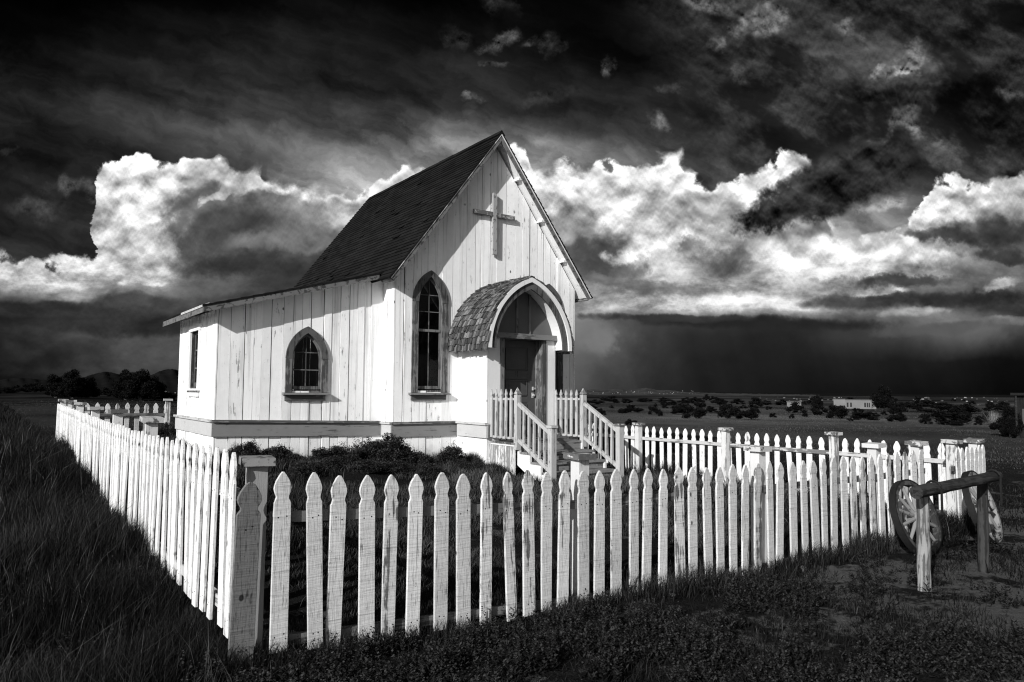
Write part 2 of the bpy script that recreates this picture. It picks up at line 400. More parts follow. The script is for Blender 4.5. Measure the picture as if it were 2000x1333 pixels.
clear = blend_rows(xn, CYw, [
 (0,   [4, 4, 10, 14, 10, 8, 10, 52, 52, 42, 24]),
 (100, [14, 22, 30, 28, 22, 22, 15, 40, 50, 58, 45]),
 (200, [46, 42, 46, 44, 42, 42, 32, 38, 52, 44, 22]),
 (260, [38, 42, 58, 66, 72, 76, 56, 44, 42, 56, 24]),
 (310, [28, 32, 58, 78, 115, 115, 90, 62, 44, 66, 38]),
 (360, [30, 40, 60, 120, 150, 140, 125, 92, 85, 72, 50]),
 (430, [40, 44, 60, 130, 150, 140, 140, 125, 122, 112, 80]),
 (490, [38, 40, 60, 120, 150, 140, 140, 140, 150, 130, 90])], XA)
XB = [0, 100, 200, 300, 400, 500, 600, 700, 800, 900, 1000, 1100, 1200, 1300, 1400, 1500, 1600, 1700, 1800, 1900, 2000]
cloud = blend_rows(xn, CYw, [
 (300, [60, 60, 190, 240, 215, 190, 195, 195, 190, 200, 245, 240, 235, 240, 220, 240, 150, 90, 160, 200, 180]),
 (340, [50, 60, 228, 215, 175, 185, 215, 215, 200, 220, 240, 240, 225, 225, 215, 255, 130, 80, 190, 220, 170]),
 (385, [70, 90, 205, 205, 115, 120, 190, 215, 210, 220, 235, 200, 205, 190, 200, 235, 70, 60, 195, 215, 180]),
 (425, [50, 60, 175, 225, 110, 100, 130, 190, 200, 210, 220, 200, 220, 190, 170, 220, 130, 120, 205, 165, 120]),
 (460, [70, 90, 205, 215, 100, 105, 110, 120, 120, 130, 150, 120, 150, 215, 200, 140, 170, 175, 205, 120, 75]),
 (500, [190, 195, 235, 200, 90, 85, 75, 75, 75, 90, 105, 85, 175, 195, 125, 200, 235, 225, 200, 140, 110]),
 (540, [200, 225, 215, 180, 95, 80, 65, 65, 70, 80, 100, 85, 115, 170, 165, 175, 190, 185, 125, 110, 110]),
 (575, [125, 155, 115, 110, 85, 65, 60, 60, 70, 90, 120, 140, 165, 190, 195, 185, 120, 90, 60, 65, 85]),
 (600, [50, 60, 80, 95, 70, 60, 60, 60, 60, 100, 140, 165, 165, 175, 190, 190, 150, 110, 120, 60, 55]),
 (624, [38, 42, 50, 55, 55, 60, 60, 60, 60, 80, 110, 125, 92, 66, 58, 50, 52, 70, 110, 110, 75]),
 (655, [44, 58, 74, 78, 76, 80, 90, 90, 90, 100, 110, 120, 95, 55, 46, 38, 52, 60, 78, 85, 52]),
 (700, [34, 46, 66, 74, 70, 75, 80, 90, 90, 95, 100, 100, 80, 50, 38, 36, 38, 36, 34, 30, 22]),
 (762, [30, 40, 55, 60, 60, 60, 70, 80, 80, 85, 90, 85, 68, 46, 35, 30, 28, 27, 25, 21, 15])], XB)
# heap-cloud skyline
TOP = [(-200, 500), (0, 500), (100, 512), (150, 500), (178, 482), (206, 340), (232, 325), (270, 308), (330, 315), (380, 312), (430, 325), (480, 340), (560, 362), (620, 370), (680, 370), (760, 350), (840, 335), (900, 320), (960, 300), (1010, 288), (1040, 335), (1080, 345), (1130, 330), (1200, 333), (1260, 322), (1325, 308), (1352, 338), (1400, 362), (1440, 352), (1500, 330), (1570, 306), (1600, 345), (1650, 470), (1720, 458), (1762, 436), (1795, 400), (1822, 370), (1855, 350), (1930, 350), (2000, 340), (2200, 340)]
Tc = [cloudpos(a, b) for a, b in TOP]
bill = n2(P3, .0105, 6, .52, .25); bill2 = n2(g.vmath('ADD', P3, (-11., -17., 0.)), .0105, 6, .52, .25)
def puff(v): return g.ss(g.voro(g.vmath('ADD', v, g.comb((warp1-.5)*50., (warp2-.5)*50., 0.)), .026, 1., 'SMOOTH_F1'), .75, .0)
pf = puff(P3); pf2 = puff(g.vmath('ADD', P3, (-7., -10., 0.)))
fine = n2(P3, .045, 7, .6); fine2 = n2(g.vmath('ADD', P3, (-3.5, -5., 0.)), .045, 7, .6)
xs_ = g.math('MULTIPLY', CX+(warp1-.5)*70.+(bill-.5)*50.+(fine-.5)*14.+200., 1/2400., clamp=True)
top = curve(xs_, [((a+200)/2400, b/800) for a, b in Tc])*800.
edge = CY-top+(bill-.5)*62.+(pf-.5)*-24.+(fine-.5)*24.
sft = g.ss(warp2, .46, .64)*15.
cov = g.ss(edge, sft*-1.-5., sft+7.)
# relief lit from the upper left
relief = (bill-bill2)*1.25+(pf-pf2)*.62+(fine-fine2)*.8
stretch = g.vmath('MULTIPLY', PA, (.0062, .0175, 1.)); strk = n2(g.vmath('ADD', stretch, g.comb(0., warp1*.5, 0.)), 1, 7, .60)
# named lights and darks inside the heaps: px, py, half width, half height, tilt, tone
CBL = [(455, 440, 115, 66, .15, 74), (395, 395, 60, 30, -.6, 112), (430, 352, 60, 18, .1, 185), (262, 365, 62, 46, .2, 238), (325, 470, 36, 22, .3, 222), (240, 440, 40, 30, 0, 190), (418, 378, 34, 9, -.7, 172), (560, 375, 90, 14, .25, 225), (500, 522, 130, 22, .05, 62), (210, 500, 34, 34, -.3, 232), (120, 530, 60, 22, 0, 225), (285, 545, 34, 10, -.1, 225), (60, 545, 50, 16, -.3, 205), (150, 575, 60, 12, 0, 150),
  (100, 605, 160, 14, 0, 52), (300, 590, 110, 14, 0, 70), (560, 470, 120, 20, 0, 118), (280, 640, 190, 16, 0, 46),
  (1165, 500, 62, 46, .3, 74), (1110, 440, 40, 40, .2, 150), (1245, 478, 55, 20, -.25, 250), (1335, 452, 60, 22, -.2, 228), (1200, 405, 40, 24, -.4, 244), (1140, 365, 50, 26, -.2, 238), (1300, 400, 70, 24, -.3, 178), (1320, 335, 34, 22, 0, 245), (1400, 410, 60, 26, .2, 165), (1410, 500, 64, 24, -.1, 84), (1235, 515, 40, 22, -.4, 100), (1330, 490, 24, 14, -.5, 120), (1285, 555, 120, 14, .08, 112), (1400, 590, 150, 9, -.05, 205), (1230, 596, 70, 8, .1, 165),
  (1530, 345, 52, 26, -.4, 252), (1640, 490, 70, 30, -.1, 242), (1560, 515, 50, 26, -.2, 232), (1820, 505, 70, 16, .1, 225), (1760, 545, 130, 11, -.05, 66), (1680, 568, 90, 6, -.05, 205), (1860, 470, 110, 13, .05, 66), (1950, 455, 90, 26, -.05, 60), (1860, 395, 60, 26, -.4, 230), (1930, 380, 60, 20, 0, 205), (1955, 500, 60, 14, 0, 62), (1880, 582, 190, 16, -.04, 46), (1640, 588, 90, 10, -.05, 72), (1960, 555, 50, 10, -.3, 180), (1790, 608, 50, 8, -.1, 150), (1960, 625, 60, 8, -.1, 130), (1480, 630, 200, 12, 0, 42), (1300, 622, 160, 7, 0, 56), (1850, 640, 120, 10, -.1, 88), (1160, 665, 40, 34, .3, 122)]
wob = (bill-.5)*2.6+(fine-.5)*.9
for px, py, a, b, t_, val in CBL:
    cloud = g.mix(blob(CXw, CYw, wob, px, py, a, b, t_, 1.9, .0, .95), cloud, val/255.)
lowk = g.ss(CY, 460., 545.)
rainy = g.ss(CYw, 604., 640.)
det = g.mix(lowk, relief+(bill-.5)*.5, g.ss(strk, .32, .68)*.8-.4+(fine-.5)*.3+relief*.6)
rim = g.ss(edge, 30., 2.)*g.ss(CX, 150., 240.)*.16
amp = g.mix(rainy, 1., g.mix(g.ss(CX, 700., 1000.), .85, .14))
amp = amp*g.ss(cloud, .30, .78, .38, 1.)
lumc = cloud*(det*amp*.58+1.)+det*amp*.07+rim*(1.-lowk)
# high thin streaks
cs = g.vmath('MULTIPLY', g.comb(CX*.95-CY*-.31, CX*-.31+CY*.95, 0.), (.0032, .0105, 1.)); cir = n2(g.vmath('ADD', cs, g.comb(warp2*.7, warp1*.7, 3.)), 1, 8, .58)
lums = clear*((cir-.5)*2.3+1.08)
wn = n2(P3, .026, 8, .60); wn2 = n2(g.vmath('ADD', P3, (-5., -8., 0.)), .026, 8, .60)
# ragged grey deck in the upper right
rag = n2(g.vmath('MULTIPLY', P3, (.0058, .0085, 1.)), 1, 9, .60)
reg = g.ss(CX-CY*.35, 1190., 1420.)*g.ss(CY, 400., 300.)
deck = g.ss(rag-(CY-200.)*.0003, .40, .57)
lums = g.mix(reg, lums, g.mix(deck, lums*.55, lums*.95+.03+(wn-wn2)*.28))
# single wisps and gaps: px, py, half width, half height, tilt, gain
WS = [(1480, 45, 55, 24, -.5, .36), (1400, 8, 75, 20, .1, .22), (1662, 58, 26, 15, -.3, .34), (1765, 110, 50, 22, -.9, .30), (1735, 138, 34, 12, -.4, .34), (1385, 92, 20, 14, -.6, .22), (1430, 150, 20, 26, -.6, .16), (1775, 232, 52, 24, -.3, .34), (1790, 262, 30, 18, .8, .34), (1700, 275, 55, 10, -.6, .24),
  (930, 187, 26, 11, 0, .36), (972, 84, 34, 16, -.5, .34), (975, 16, 30, 22, .5, .16), (1080, 88, 20, 30, .2, .20), (1025, 85, 34, 10, -.4, .20), (965, 127, 18, 8, 0, .2), (1190, 128, 14, 18, .3, .32), (1287, 247, 20, 22, 0, .34), (1325, 182, 30, 12, .3, .20), (1060, 185, 60, 14, 0, .10), (1638, 437, 24, 15, -.3, .50), (1722, 388, 42, 12, -.3, .26), (880, 75, 34, 20, .5, .12),
  (36, 293, 22, 8, .3, .18), (60, 410, 60, 18, .1, .14), (150, 375, 70, 20, .2, .26), (1990, 190, 26, 16, -.3, .26), (1850, 280, 34, 18, .3, .14),
  (1980, 338, 46, 16, -.3, -.55), (1440, 88, 30, 16, .8, -.3), (1770, 178, 95, 16, -.05, -.5), (1950, 150, 90, 26, -.5, -.5), (1610, 135, 56, 13, -.5, -.3), (1690, 185, 50, 20, 0, -.3)]
gains = None; holes = None; wnk = (wn-.5)*4.2
for px, py, a, b, t_, gn in WS:
    mk = blob(CXw, CYw, wnk, px, py, a, b, t_, 1.9, -.9, abs(gn))
    if gn > 0: gains = mk if gains is None else gains+mk
    else: holes = mk if holes is None else holes+mk
lums = lums*(1.-g.math('MINIMUM', holes, .8))+gains*((wn-wn2)*4.+.75)
lums = g.math('MAXIMUM', lums+.012, .008)
veil = n2(g.vmath('MULTIPLY', g.comb(CX*.97-CY*.24, CX*.24+CY*.97, 0.), (.012, .0012, 1.)), 1, 4, .5)
lumc = lumc*g.mix(g.ss(CY, 615., 660.), 1., (veil-.5)*.34+1.)
lum = g.mix(cov, lums, lumc)
# dark near cloud drifting in front of the bright bank
x0_, y0_ = cloudpos(1612, 368); c, s = math.cos(-.42), math.sin(-.42); dx = CX-x0_; dy = CY-y0_
u = dx*(c/172)+dy*(s/172); v = dx*(-s/52)+dy*(c/52)
dk = g.ss(u*u+v*v+(bill-.5)*1.8+(fine-.5)*1.1, 1.35+g.ss(u, -.4, .5)*.9, .55)
lum = g.mix(dk*.96, lum, .185+(bill-.5)*.25+relief*.25+v*(-.035))
lum = g.math('MAXIMUM', lum, .006)
rad = g.math('POWER', g.math('MINIMUM', lum, 1.02), 2.2)
# the rest of the sky, behind the viewer, from the sky model
nz = g.new('ShaderNodeTexSky'); nz.sky_type = 'NISHITA'; nz.sun_disc = False; nz.sun_elevation = R(SUN_EL); nz.sun_rotation = R(SUN_AZ+180)
bw = g.new('ShaderNodeRGBToBW'); g.l.new(nz.outputs[0], bw.inputs[0])
SKYK = .082
back = E(g, bw.outputs[0])*SKYK*(g.noise(dirv, 3.2, 6, .6)*1.2+.45)
front = g.ss(hF, .22, .48)
tot = g.mix(front, back, rad)
tot = g.mix(g.ss(hZ, -.03, -.005), .02, tot)
bg = g.new('ShaderNodeBackground'); ow = g.new('ShaderNodeOutputWorld'); g.put(bg.inputs[0], tot); bg.inputs[1].default_value = 1.0; g.l.new(bg.outputs[0], ow.inputs[0])
wd.cycles.sampling_method = 'MANUAL'; wd.cycles.sample_map_resolution = 512

sc.view_settings.view_transform = 'Standard'; sc.view_settings.look = 'None'; sc.view_settings.exposure = 0; sc.view_settings.gamma = 1
sc.render.engine = 'CYCLES'; sc.cycles.max_bounces = 6; sc.cycles.transparent_max_bounces = 12; sc.cycles.use_denoising = True; sc.render.filter_size = 1.15; sc.cycles.filter_width = 1.15

# ------------------------------------------------------------------ church
def gothic(cx, hw, zs, za, zb, n=14):
    h = za-zs; rad = (hw*hw+h*h)/(2*hw); L = []
    t1 = math.atan2(h, rad-hw) if rad > hw else math.pi-math.atan2(h, hw-rad)
    right = [(cx+hw-rad+rad*math.cos(t1*i/n), zs+rad*math.sin(t1*i/n)) for i in range(n+1)]
    left = [(2*cx-a, b) for a, b in right]
    out = left + right[::-1][1:]
    if zb is not None: out = [(cx-hw, zb)] + out + [(cx+hw, zb)]
    return out
def boards(mb, ax, a0, a1, base, out, zb, topf, wmin, wmax, brk=(), t=.018, gap=.0085):
    a = a0
    while a < a1-1e-6:
        b = a+random.uniform(wmin, wmax)
        if a1-b < wmin*.7: b = a1
        g1, g2 = [gap*.15+abs(random.gauss(0, gap*.6)) for _ in range(2)]
        if random.random() < .22: g2 += gap*1.6
        g3, g4 = [max(.0005, q+random.gauss(0, gap*.8)) for q in (g1, g2)]
        p = [(a+g1*.5, zb), (b-g2*.5, zb), (b-g4*.5, topf(b))] + [(q, topf(q)) for q in sorted(brk, reverse=True) if a < q < b] + [(a+g3*.5, topf(a))]
        d = t+random.uniform(-.007, .009)
        mb.prism(p, base+out*.004, base+out*d, ax); a = b
def cut(o, polys):
    for poly, d0, d1, ax in polys:
        c = MB(); c.prism(poly, d0, d1, ax); cm = c.mesh('cutter', M['wall'], ORG[o.name])
        co = bpy.data.objects.new('cutter', cm); col.objects.link(co); co.matrix_world = Matrix.Translation(W(ORG[o.name]))
        md = o.modifiers.new('b', 'BOOLEAN'); md.object = co; md.operation = 'DIFFERENCE'; md.solver = 'EXACT'
        bpy.context.view_layer.update()
        dg = bpy.context.evaluated_depsgraph_get()
        me = bpy.data.meshes.new_from_object(o.evaluated_get(dg)); o.modifiers.clear()
        old = o.data; o.data = me; bpy.data.meshes.remove(old); bpy.data.objects.remove(co); bpy.data.meshes.remove(cm)

X0, X1, YF, YB = 5.356, 9.152, 11.0, 16.3
XM = 7.254
XW, YW, YWB = 2.69, 11.43, 14.06
ZA, XE, ZE = 4.644, 5.12, 1.831
SL = (ZA-ZE)/(XM-XE)
church = empty('church', (6, 11, gz(6, 11)), 'small white board church with steep dark gable roof, cross and shingled arched porch', 'church')
def gtop(x): return ZA-.03-SL*abs(x-XM)-.10
def wtop(x): return 1.131+.264*(x-2.461)+.02
WM = [M['wall'], M['dark'], M['inner']]
# openings
def tall(cx):
    return dict(cx=cx, hwo=.342, zs=1.50, za=2.046, zb=-.02, hwi=.226, zsi=1.50, zai=1.935, zbi=.04)
T1, T2 = tall(5.9925), tall(2*XM-5.9925)
S1 = dict(cx=4.035, hwo=.340, zs=.50, za=1.011, zb=-.03, hwi=.238, zsi=.50, zai=.905, zbi=.02)
def opening(d, e=.05): return gothic(d['cx'], d['hwi']+e, d['zsi'], d['zai']+e*1.5, d['zbi']-.03)
# front wall
mb = MB(); boards(mb, 'y', X0, X1, YF, -1, -1.42, gtop, .125, .215, (XM,))
mb.cur = 1; mb.prism([(X0+.01, -1.42), (X1-.01, -1.42), (X1-.01, gtop(X1)), (XM, gtop(XM)), (X0+.01, gtop(X0))], YF, YF+.04, 'y')
fw = mb.build('wall', WM, church)
cut(fw, [(opening(T1), YF-.2, YF+.2, 'y'), (opening(T2), YF-.2, YF+.2, 'y'), ([(6.85, -.9), (7.70, -.9), (7.70, .92), (6.85, .92)], YF-.2, YF+.2, 'y')])
# nave side walls and back wall
mb = MB(); boards(mb, 'x', YF-.016, YW, X0, -1, -1.42, lambda y: 1.95, .1, .16); boards(mb, 'x', YWB, YB, X0, -1, -1.42, lambda y: 2.0, .13, .2)
mb.cur = 1; mb.box(X0, X0+.04, YF+.045, YB-.05, -1.42, 2.03); mb.build('wall', WM, church)
mb = MB(); boards(mb, 'x', YF-.016, YB, X1, 1, -1.42, lambda y: 2.0, .13, .21)
mb.cur = 2; mb.box(X1-.04, X1, YF+.045, YB-.05, -1.42, 2.03); mb.build('wall', WM, church)
mb = MB(); boards(mb, 'y', X0, X1, YB, 1, -1.42, gtop, .13, .21, (XM,))
mb.cur = 1; mb.prism([(X0+.01, -1.42), (X1-.01, -1.42), (X1-.01, gtop(X1)), (XM, gtop(XM)), (X0+.01, gtop(X0))], YB-.04, YB, 'y'); mb.build('wall', WM, church)
# wing front, left and back walls
mb = MB(); boards(mb, 'y', XW, X0-.02, YW, -1, -1.35, wtop, .12, .215)
mb.cur = 1; mb.prism([(XW+.01, -1.35), (X0-.03, -1.35), (X0-.03, wtop(X0)), (XW+.01, wtop(XW))], YW, YW+.04, 'y')
ww = mb.build('wall', WM, church); cut(ww, [(opening(S1), YW-.2, YW+.2, 'y')])
LW = (12.50, 13.09, .05, .95)
mb = MB(); boards(mb, 'x', YW-.016, YWB, XW, -1, -1.35, lambda y: 1.2, .09, .15)
mb.cur = 1; mb.box(XW, XW+.04, YW+.045, YWB-.045, -1.35, 1.19)
lw = mb.build('wall', WM, church); cut(lw, [([(LW[0]-.03, LW[2]-.03), (LW[1]+.03, LW[2]-.03), (LW[1]+.03, LW[3]+.03), (LW[0]-.03, LW[3]+.03)], XW-.2, XW+.2, 'x')])
mb = MB(); boards(mb, 'y', XW, X0-.02, YWB, 1, -1.3, wtop, .13, .21); mb.build('wall', WM, church)
mb = MB(); mb.box(X0+.06, X1-.05, YF+.06, YB-.06, -.80, -.76); mb.box(XW+.05, X0-.03, YW+.06, YWB-.06, -.80, -.76); mb.box(6.6, 6.65, 12.4, 14.0, -.75, .45)
mb.build('floor', [M['inner']], church)
# belt course with drip cap
mb = MB()
def beltx(x0, x1, y, za, zb_):
    mb.prism([(x0, za-.245), (x1, zb_-.245), (x1, zb_-.035), (x0, za-.035)], y-.052, y-.022, 'y')
    mb.prism([(x0-.012, za-.036), (x1+.002, zb_-.036), (x1+.002, zb_), (x0-.012, za)], y-.085, y-.018, 'y')
beltx(XW-.052, X0-.055, YW, -.436, -.497); mb.build('belt_board', [M['belt']], church)
mb = MB(); beltx(X0-.054, 6.53, YF, -.502, -.502); mb.build('belt_board', [M['belt']], church)
mb = MB(); beltx(7.96, X1+.05, YF, -.502, -.502); mb.build('belt_board', [M['belt']], church)
mb = MB()
def belty(y0, y1, x, z):
    mb.box(x-.050, x-.0215, y0, y1, z-.245, z-.036); mb.box(x-.083, x-.0175, y0-.01, y1, z-.037, z-.001)
belty(YF-.018, YW-.087, X0, -.502); mb.build('belt_board', [M['belty']], church)
mb = MB(); belty(YW-.018, YWB, XW, -.436); mb.build('belt_board', [M['belty']], church)

# roofs ---------------------------------------------------------------
ns = np.array([-(ZA-ZE), XM-XE]); ns = ns/np.linalg.norm(ns); ss_ = np.array([XM-XE, ZA-ZE]); LEN = np.linalg.norm(ss_); ss_ = ss_/LEN
YA, YR = 10.722, 16.505
def sp(t, off, side=1):     # point on the slope line; off along the outward normal
    p = np.array([XE, ZE])+ss_*t+ns*off
    return (p[0], p[1]) if side == 1 else (2*XM-p[0], p[1])
def ridge_pt(off): return (XM, ZA+off/ (ss_[0]))
mb = MB()
NC = 38
for side in (1, -1):
    for i in range(NC):
        t0 = LEN*i/NC-(.02 if i == 0 else 0); t1 = LEN*(i+1)/NC
        j = [random.uniform(-.003, .003) for _ in range(2)]
        a, b, c, d = sp(t0, .015+j[0], side), sp(t1, .001, side), sp(t1, -.018, side), sp(t0, -.018, side)
        if i == NC-1: b = ridge_pt(.004); c = ridge_pt(-.018)
        mb.prism([a, b, c, d], YA-.012+random.uniform(-.004, .004), YR+.01, 'y')
y = YA-.01
while y < YR-.1:      # ridge caps
    e = y+.19; h = random.uniform(.0, .008)
    for side in (1, -1):
        q = sp(LEN-.085, .024+h, side); q2 = sp(LEN-.085, .014+h, side)
        mb.prism([q, (XM, ZA+.034+h), (XM, ZA+.020+h), q2], y, e+.01, 'y')
    y = e
for k in range(20):   # lifted and slipped tabs
    t0 = random.uniform(.1, LEN-.3); y = random.uniform(YA+.1, YR-.4); w = random.uniform(.10, .24); l = random.uniform(.008, .022)
    mb.prism([sp(t0, .016+l), sp(t0+.10, .012), sp(t0+.10, .004), sp(t0, .010+l)], y, y+w, 'y')
mb.build('roof', [M['roof']], church)
mb = MB()
for side in (1, -1):
    for o0, o1 in ((-.019, -.040),):
        mb.prism([sp(.01, o0, side), ridge_pt(o0) , ridge_pt(o1), sp(.03, o1, side)], YA+.035, YR-.02, 'y')
mb.build('soffit', [M['white']], church)
mb = MB()
for side in (1, -1):
    mb.prism([sp(0, -.019, side), ridge_pt(-.019), ridge_pt(-.034), sp(0.0, -.034, side)], YA-.006, YA+.010, 'y')
mb.build('rake_trim', [M['white']], church)
for side in (1, -1):
    mb = MB(); xo = .002*side
    mb.prism([sp(0.0, -.0345, side), (ridge_pt(-.0345)[0]-xo, ridge_pt(-.0345)[1]), (ridge_pt(-.098)[0]-xo, ridge_pt(-.098)[1]), sp(.0, -.098, side)], YA+.002, YA+.033, 'y')
    mb.build('fascia', [M['fascia']], church)
    mb = MB(); mb.prism([sp(-.012, -.019, side), sp(.012, -.019, side), sp(.012, -.095, side), sp(-.012, -.095, side)], YA+.034, (11.10 if side == 1 else YR-.03), 'y')
    mb.build('eave_board', [M['fascia']], church)
for t in (.25, .50, .75, .0):
    if t == 0: continue
    p = sp(LEN*t, -.041, -1)
    mb = MB(); mb.prism([(p[0]+.035, p[1]-.005), (p[0]-.045, p[1]+.005), (p[0]-.045, p[1]-.035), (p[0]+.01, p[1]-.035)], YA+.10, YF-.015, 'y')
    mb.build('bracket', [M['white']], church)
# wing roof
def wv(x, off): return 1.225+.268*(x-2.438)+off
mb = MB(); nco = 16
for i in range(nco):
    xa = 2.40+(5.22-2.40)*i/nco; xb = 2.40+(5.22-2.40)*(i+1)/nco
    mb.prism([(xa, wv(xa, .010)), (xb, wv(xb, .0)), (xb, wv(xb, -.02)), (xa, wv(xa, -.02))], 11.155, 14.22, 'y')
mb.build('roof', [M['roof']], church)
mb = MB(); mb.prism([(2.43, wv(2.43, -.021)), (5.16, wv(5.16, -.021)), (5.16, wv(5.16, -.04)), (2.43, wv(2.43, -.04))], 11.20, 14.19, 'y'); mb.build('soffit', [M['white']], church)
mb = MB(); mb.prism([(2.425, wv(2.425, -.021)), (5.14, wv(5.14, -.021)), (5.14, wv(5.14, -.105)), (2.425, wv(2.425, -.105))], 11.165, 11.198, 'y'); mb.build('fascia', [M['fascia']], church)
mb = MB(); mb.prism([(2.405, wv(2.405, -.022)), (2.4245, wv(2.4245, -.022)), (2.4245, wv(2.4245, -.108)), (2.405, wv(2.405, -.108))], 11.163, 14.20, 'y'); mb.build('eave_board', [M['fascia']], church)
mb = MB()
for a, b, c in ((11.16, 12.1, .10), (12.1, 12.62, .06)): mb.prism([(2.394, wv(2.394, .004)), (2.394+c, wv(2.394+c, .018)), (2.394+c, wv(2.394+c, .012)), (2.394, wv(2.394, -.03))], a, b-.002, 'y')
mb.build('flashing', [M['flash']], church)

# cross -----------------------------------------------------------------
mb = MB(); mb.box(7.205, 7.285, 10.895, 10.945, 2.456, 3.572); mb.box(6.80, 7.204, 10.90, 10.94, 3.150, 3.222); mb.box(7.286, 7.685, 10.90, 10.94, 3.140, 3.212)
mb.box(7.21, 7.28, 10.945, 10.985, 2.70, 2.76); mb.box(7.21, 7.28, 10.945, 10.985, 3.30, 3.36)
mb.build('cross', [M['crossw']], church)

# arched windows ----------------------------------------------------------
def arch_window(d, y, bars, mid, arcmat):
    mb = MB(); n = 14
    o = gothic(d['cx'], d['hwo'], d['zs'], d['za'], d['zb'], n); i = gothic(d['cx'], d['hwi'], d['zsi'], d['zai'], d['zb'], n)
    # curved head and straight legs are separate boards
    mb.ring(o[1:-1], i[1:-1], y-.060, y-.020, 'y')
    mb.cur = 1
    for s in (1, -1):
        xa, xb = sorted((d['cx']+s*d['hwo'], d['cx']+s*d['hwi'])); mb.box(xa+.002, xb-.002, y-.055, y-.020, d['zb'], d['zs']-.003)
    win = mb.build('window', [arcmat, M['greyl']], church)
    # reveal lining
    mb = MB(); i2 = gothic(d['cx'], d['hwi']+.045, d['zsi'], d['zai']+.06, d['zbi']-.02, n); i1 = gothic(d['cx'], d['hwi']+.004, d['zsi'], d['zai']+.005, d['zbi'], n)
    mb.ring(i2, i1, y-.018, y+.10, 'y'); mb.box(d['cx']-d['hwi']-.045, d['cx']+d['hwi']+.045, y-.017, y+.10, d['zbi']-.05, d['zbi']-.021)
    mb.build('frame', [M['greyl']], win)
    # sash
    mb = MB(); e = .028
    so = gothic(d['cx'], d['hwi']+.002, d['zsi'], d['zai']+.003, d['zbi'], n); si = gothic(d['cx'], d['hwi']-e, d['zsi'], d['zai']-e*1.6, d['zbi'], n)
    mb.ring(so, si, y+.012, y+.034, 'y'); mb.box(d['cx']-d['hwi']+e+.001, d['cx']+d['hwi']-e-.001, y+.013, y+.033, d['zbi']-.002, d['zbi']+.05)
    def halfw(z):
        if z <= d['zsi']: return d['hwi']-e
        h = d['zai']-e*1.6-d['zsi']; hw = d['hwi']-e; rad = (hw*hw+h*h)/(2*hw); q = rad*rad-(z-d['zsi'])**2
        return max(.01, hw-rad+math.sqrt(max(q, 0)))
    mb.box(d['cx']-.008, d['cx']+.008, y+.015, y+.031, d['zbi']+.051, d['zai']-.05)
    for z in bars: mb.box(d['cx']-halfw(z)-.004, d['cx']-.009, y+.016, y+.030, z-.007, z+.007); mb.box(d['cx']+.009, d['cx']+halfw(z)+.004, y+.016, y+.030, z-.007, z+.007)
    if mid: mb.box(d['cx']-d['hwi']+.006, d['cx']+d['hwi']-.006, y-.002, y+.011, mid-.022, mid+.020)
    mb.build('sash', [M['greyl']], win)
    mb = MB(); mb.prism(gothic(d['cx'], d['hwi']-.01, d['zsi'], d['zai']-.02, d['zbi']+.01, n), y+.022, y+.025, 'y'); mb.build('pane', [M['glass']], win)
    mb = MB(); h = d['hwo']; z = d['zb']-.004
    mb.prism([(y-.125, z-.034), (y-.02, z-.034), (y-.02, z+.002), (y-.125, z-.014)], d['cx']-h-.045, d['cx']+h+.030, 'x')
    mb.box(d['cx']-h+.0, d['cx']+h-.03, y-.058, y-.021, z-.125, z-.035)
    mb.build('sill', [M['greyx']], win)
arch_window(T1, YF, (1.345, 1.63), 1.027, M['grey']); arch_window(T2, YF, (1.345, 1.63), 1.027, M['grey'])
arch_window(S1, YW, (.325, .60), None, M['grey'])
# square-headed side window
y0, y1, z0, z1 = LW
mb = MB(); c = .085
mb.box(XW-.05, XW-.02, y0-c, y0-.001, z0-.03, z1+.002); mb.box(XW-.05, XW-.02, y1+.001, y1+c, z0-.03, z1+.002); mb.box(XW-.055, XW-.02, y0-c-.015, y1+c+.015, z1+.003, z1+.09)
win = mb.build('window', [M['white']], church)
mb = MB()
mb.box(XW-.018, XW+.09, y0-.03, y0-.002, z0, z1); mb.box(XW-.018, XW+.09, y1+.002, y1+.03, z0, z1); mb.box(XW-.018, XW+.09, y0-.03, y1+.03, z1+.001, z1+.03); mb.box(XW-.018, XW+.09, y0-.03, y1+.03, z0-.03, z0-.001)
mb.build('frame', [M['grey']], win)
mb = MB(); ym = (y0+y1)/2
for a, b in ((y0, y0+.045), (y1-.045, y1)): mb.box(XW+.03, XW+.055, a, b, z0, z1)
mb.box(XW+.031, XW+.054, y0+.046, y1-.046, z0, z0+.07); mb.box(XW+.031, XW+.054, y0+.046, y1-.046, z1-.04, z1)
mb.box(XW+.033, XW+.052, ym-.012, ym+.012, z0+.071, z1-.041)
for z in (.355, .65):
    mb.box(XW+.034, XW+.051, y0+.046, ym-.013, z-.010, z+.010); mb.box(XW+.034, XW+.051, ym+.013, y1-.046, z-.010, z+.010)
mb.build('sash', [M['greyl']], win)
mb = MB(); mb.box(XW+.042, XW+.045, y0+.02, y1-.02, z0+.02, z1-.02); mb.build('pane', [M['glass']], win)
mb = MB(); mb.box(XW-.12, XW-.019, y0-.15, y1+.13, z0-.062, z0-.031); mb.box(XW-.052, XW-.02, y0-.10, y1+.08, z0-.16, z0-.063); mb.build('sill', [M['white']], win)

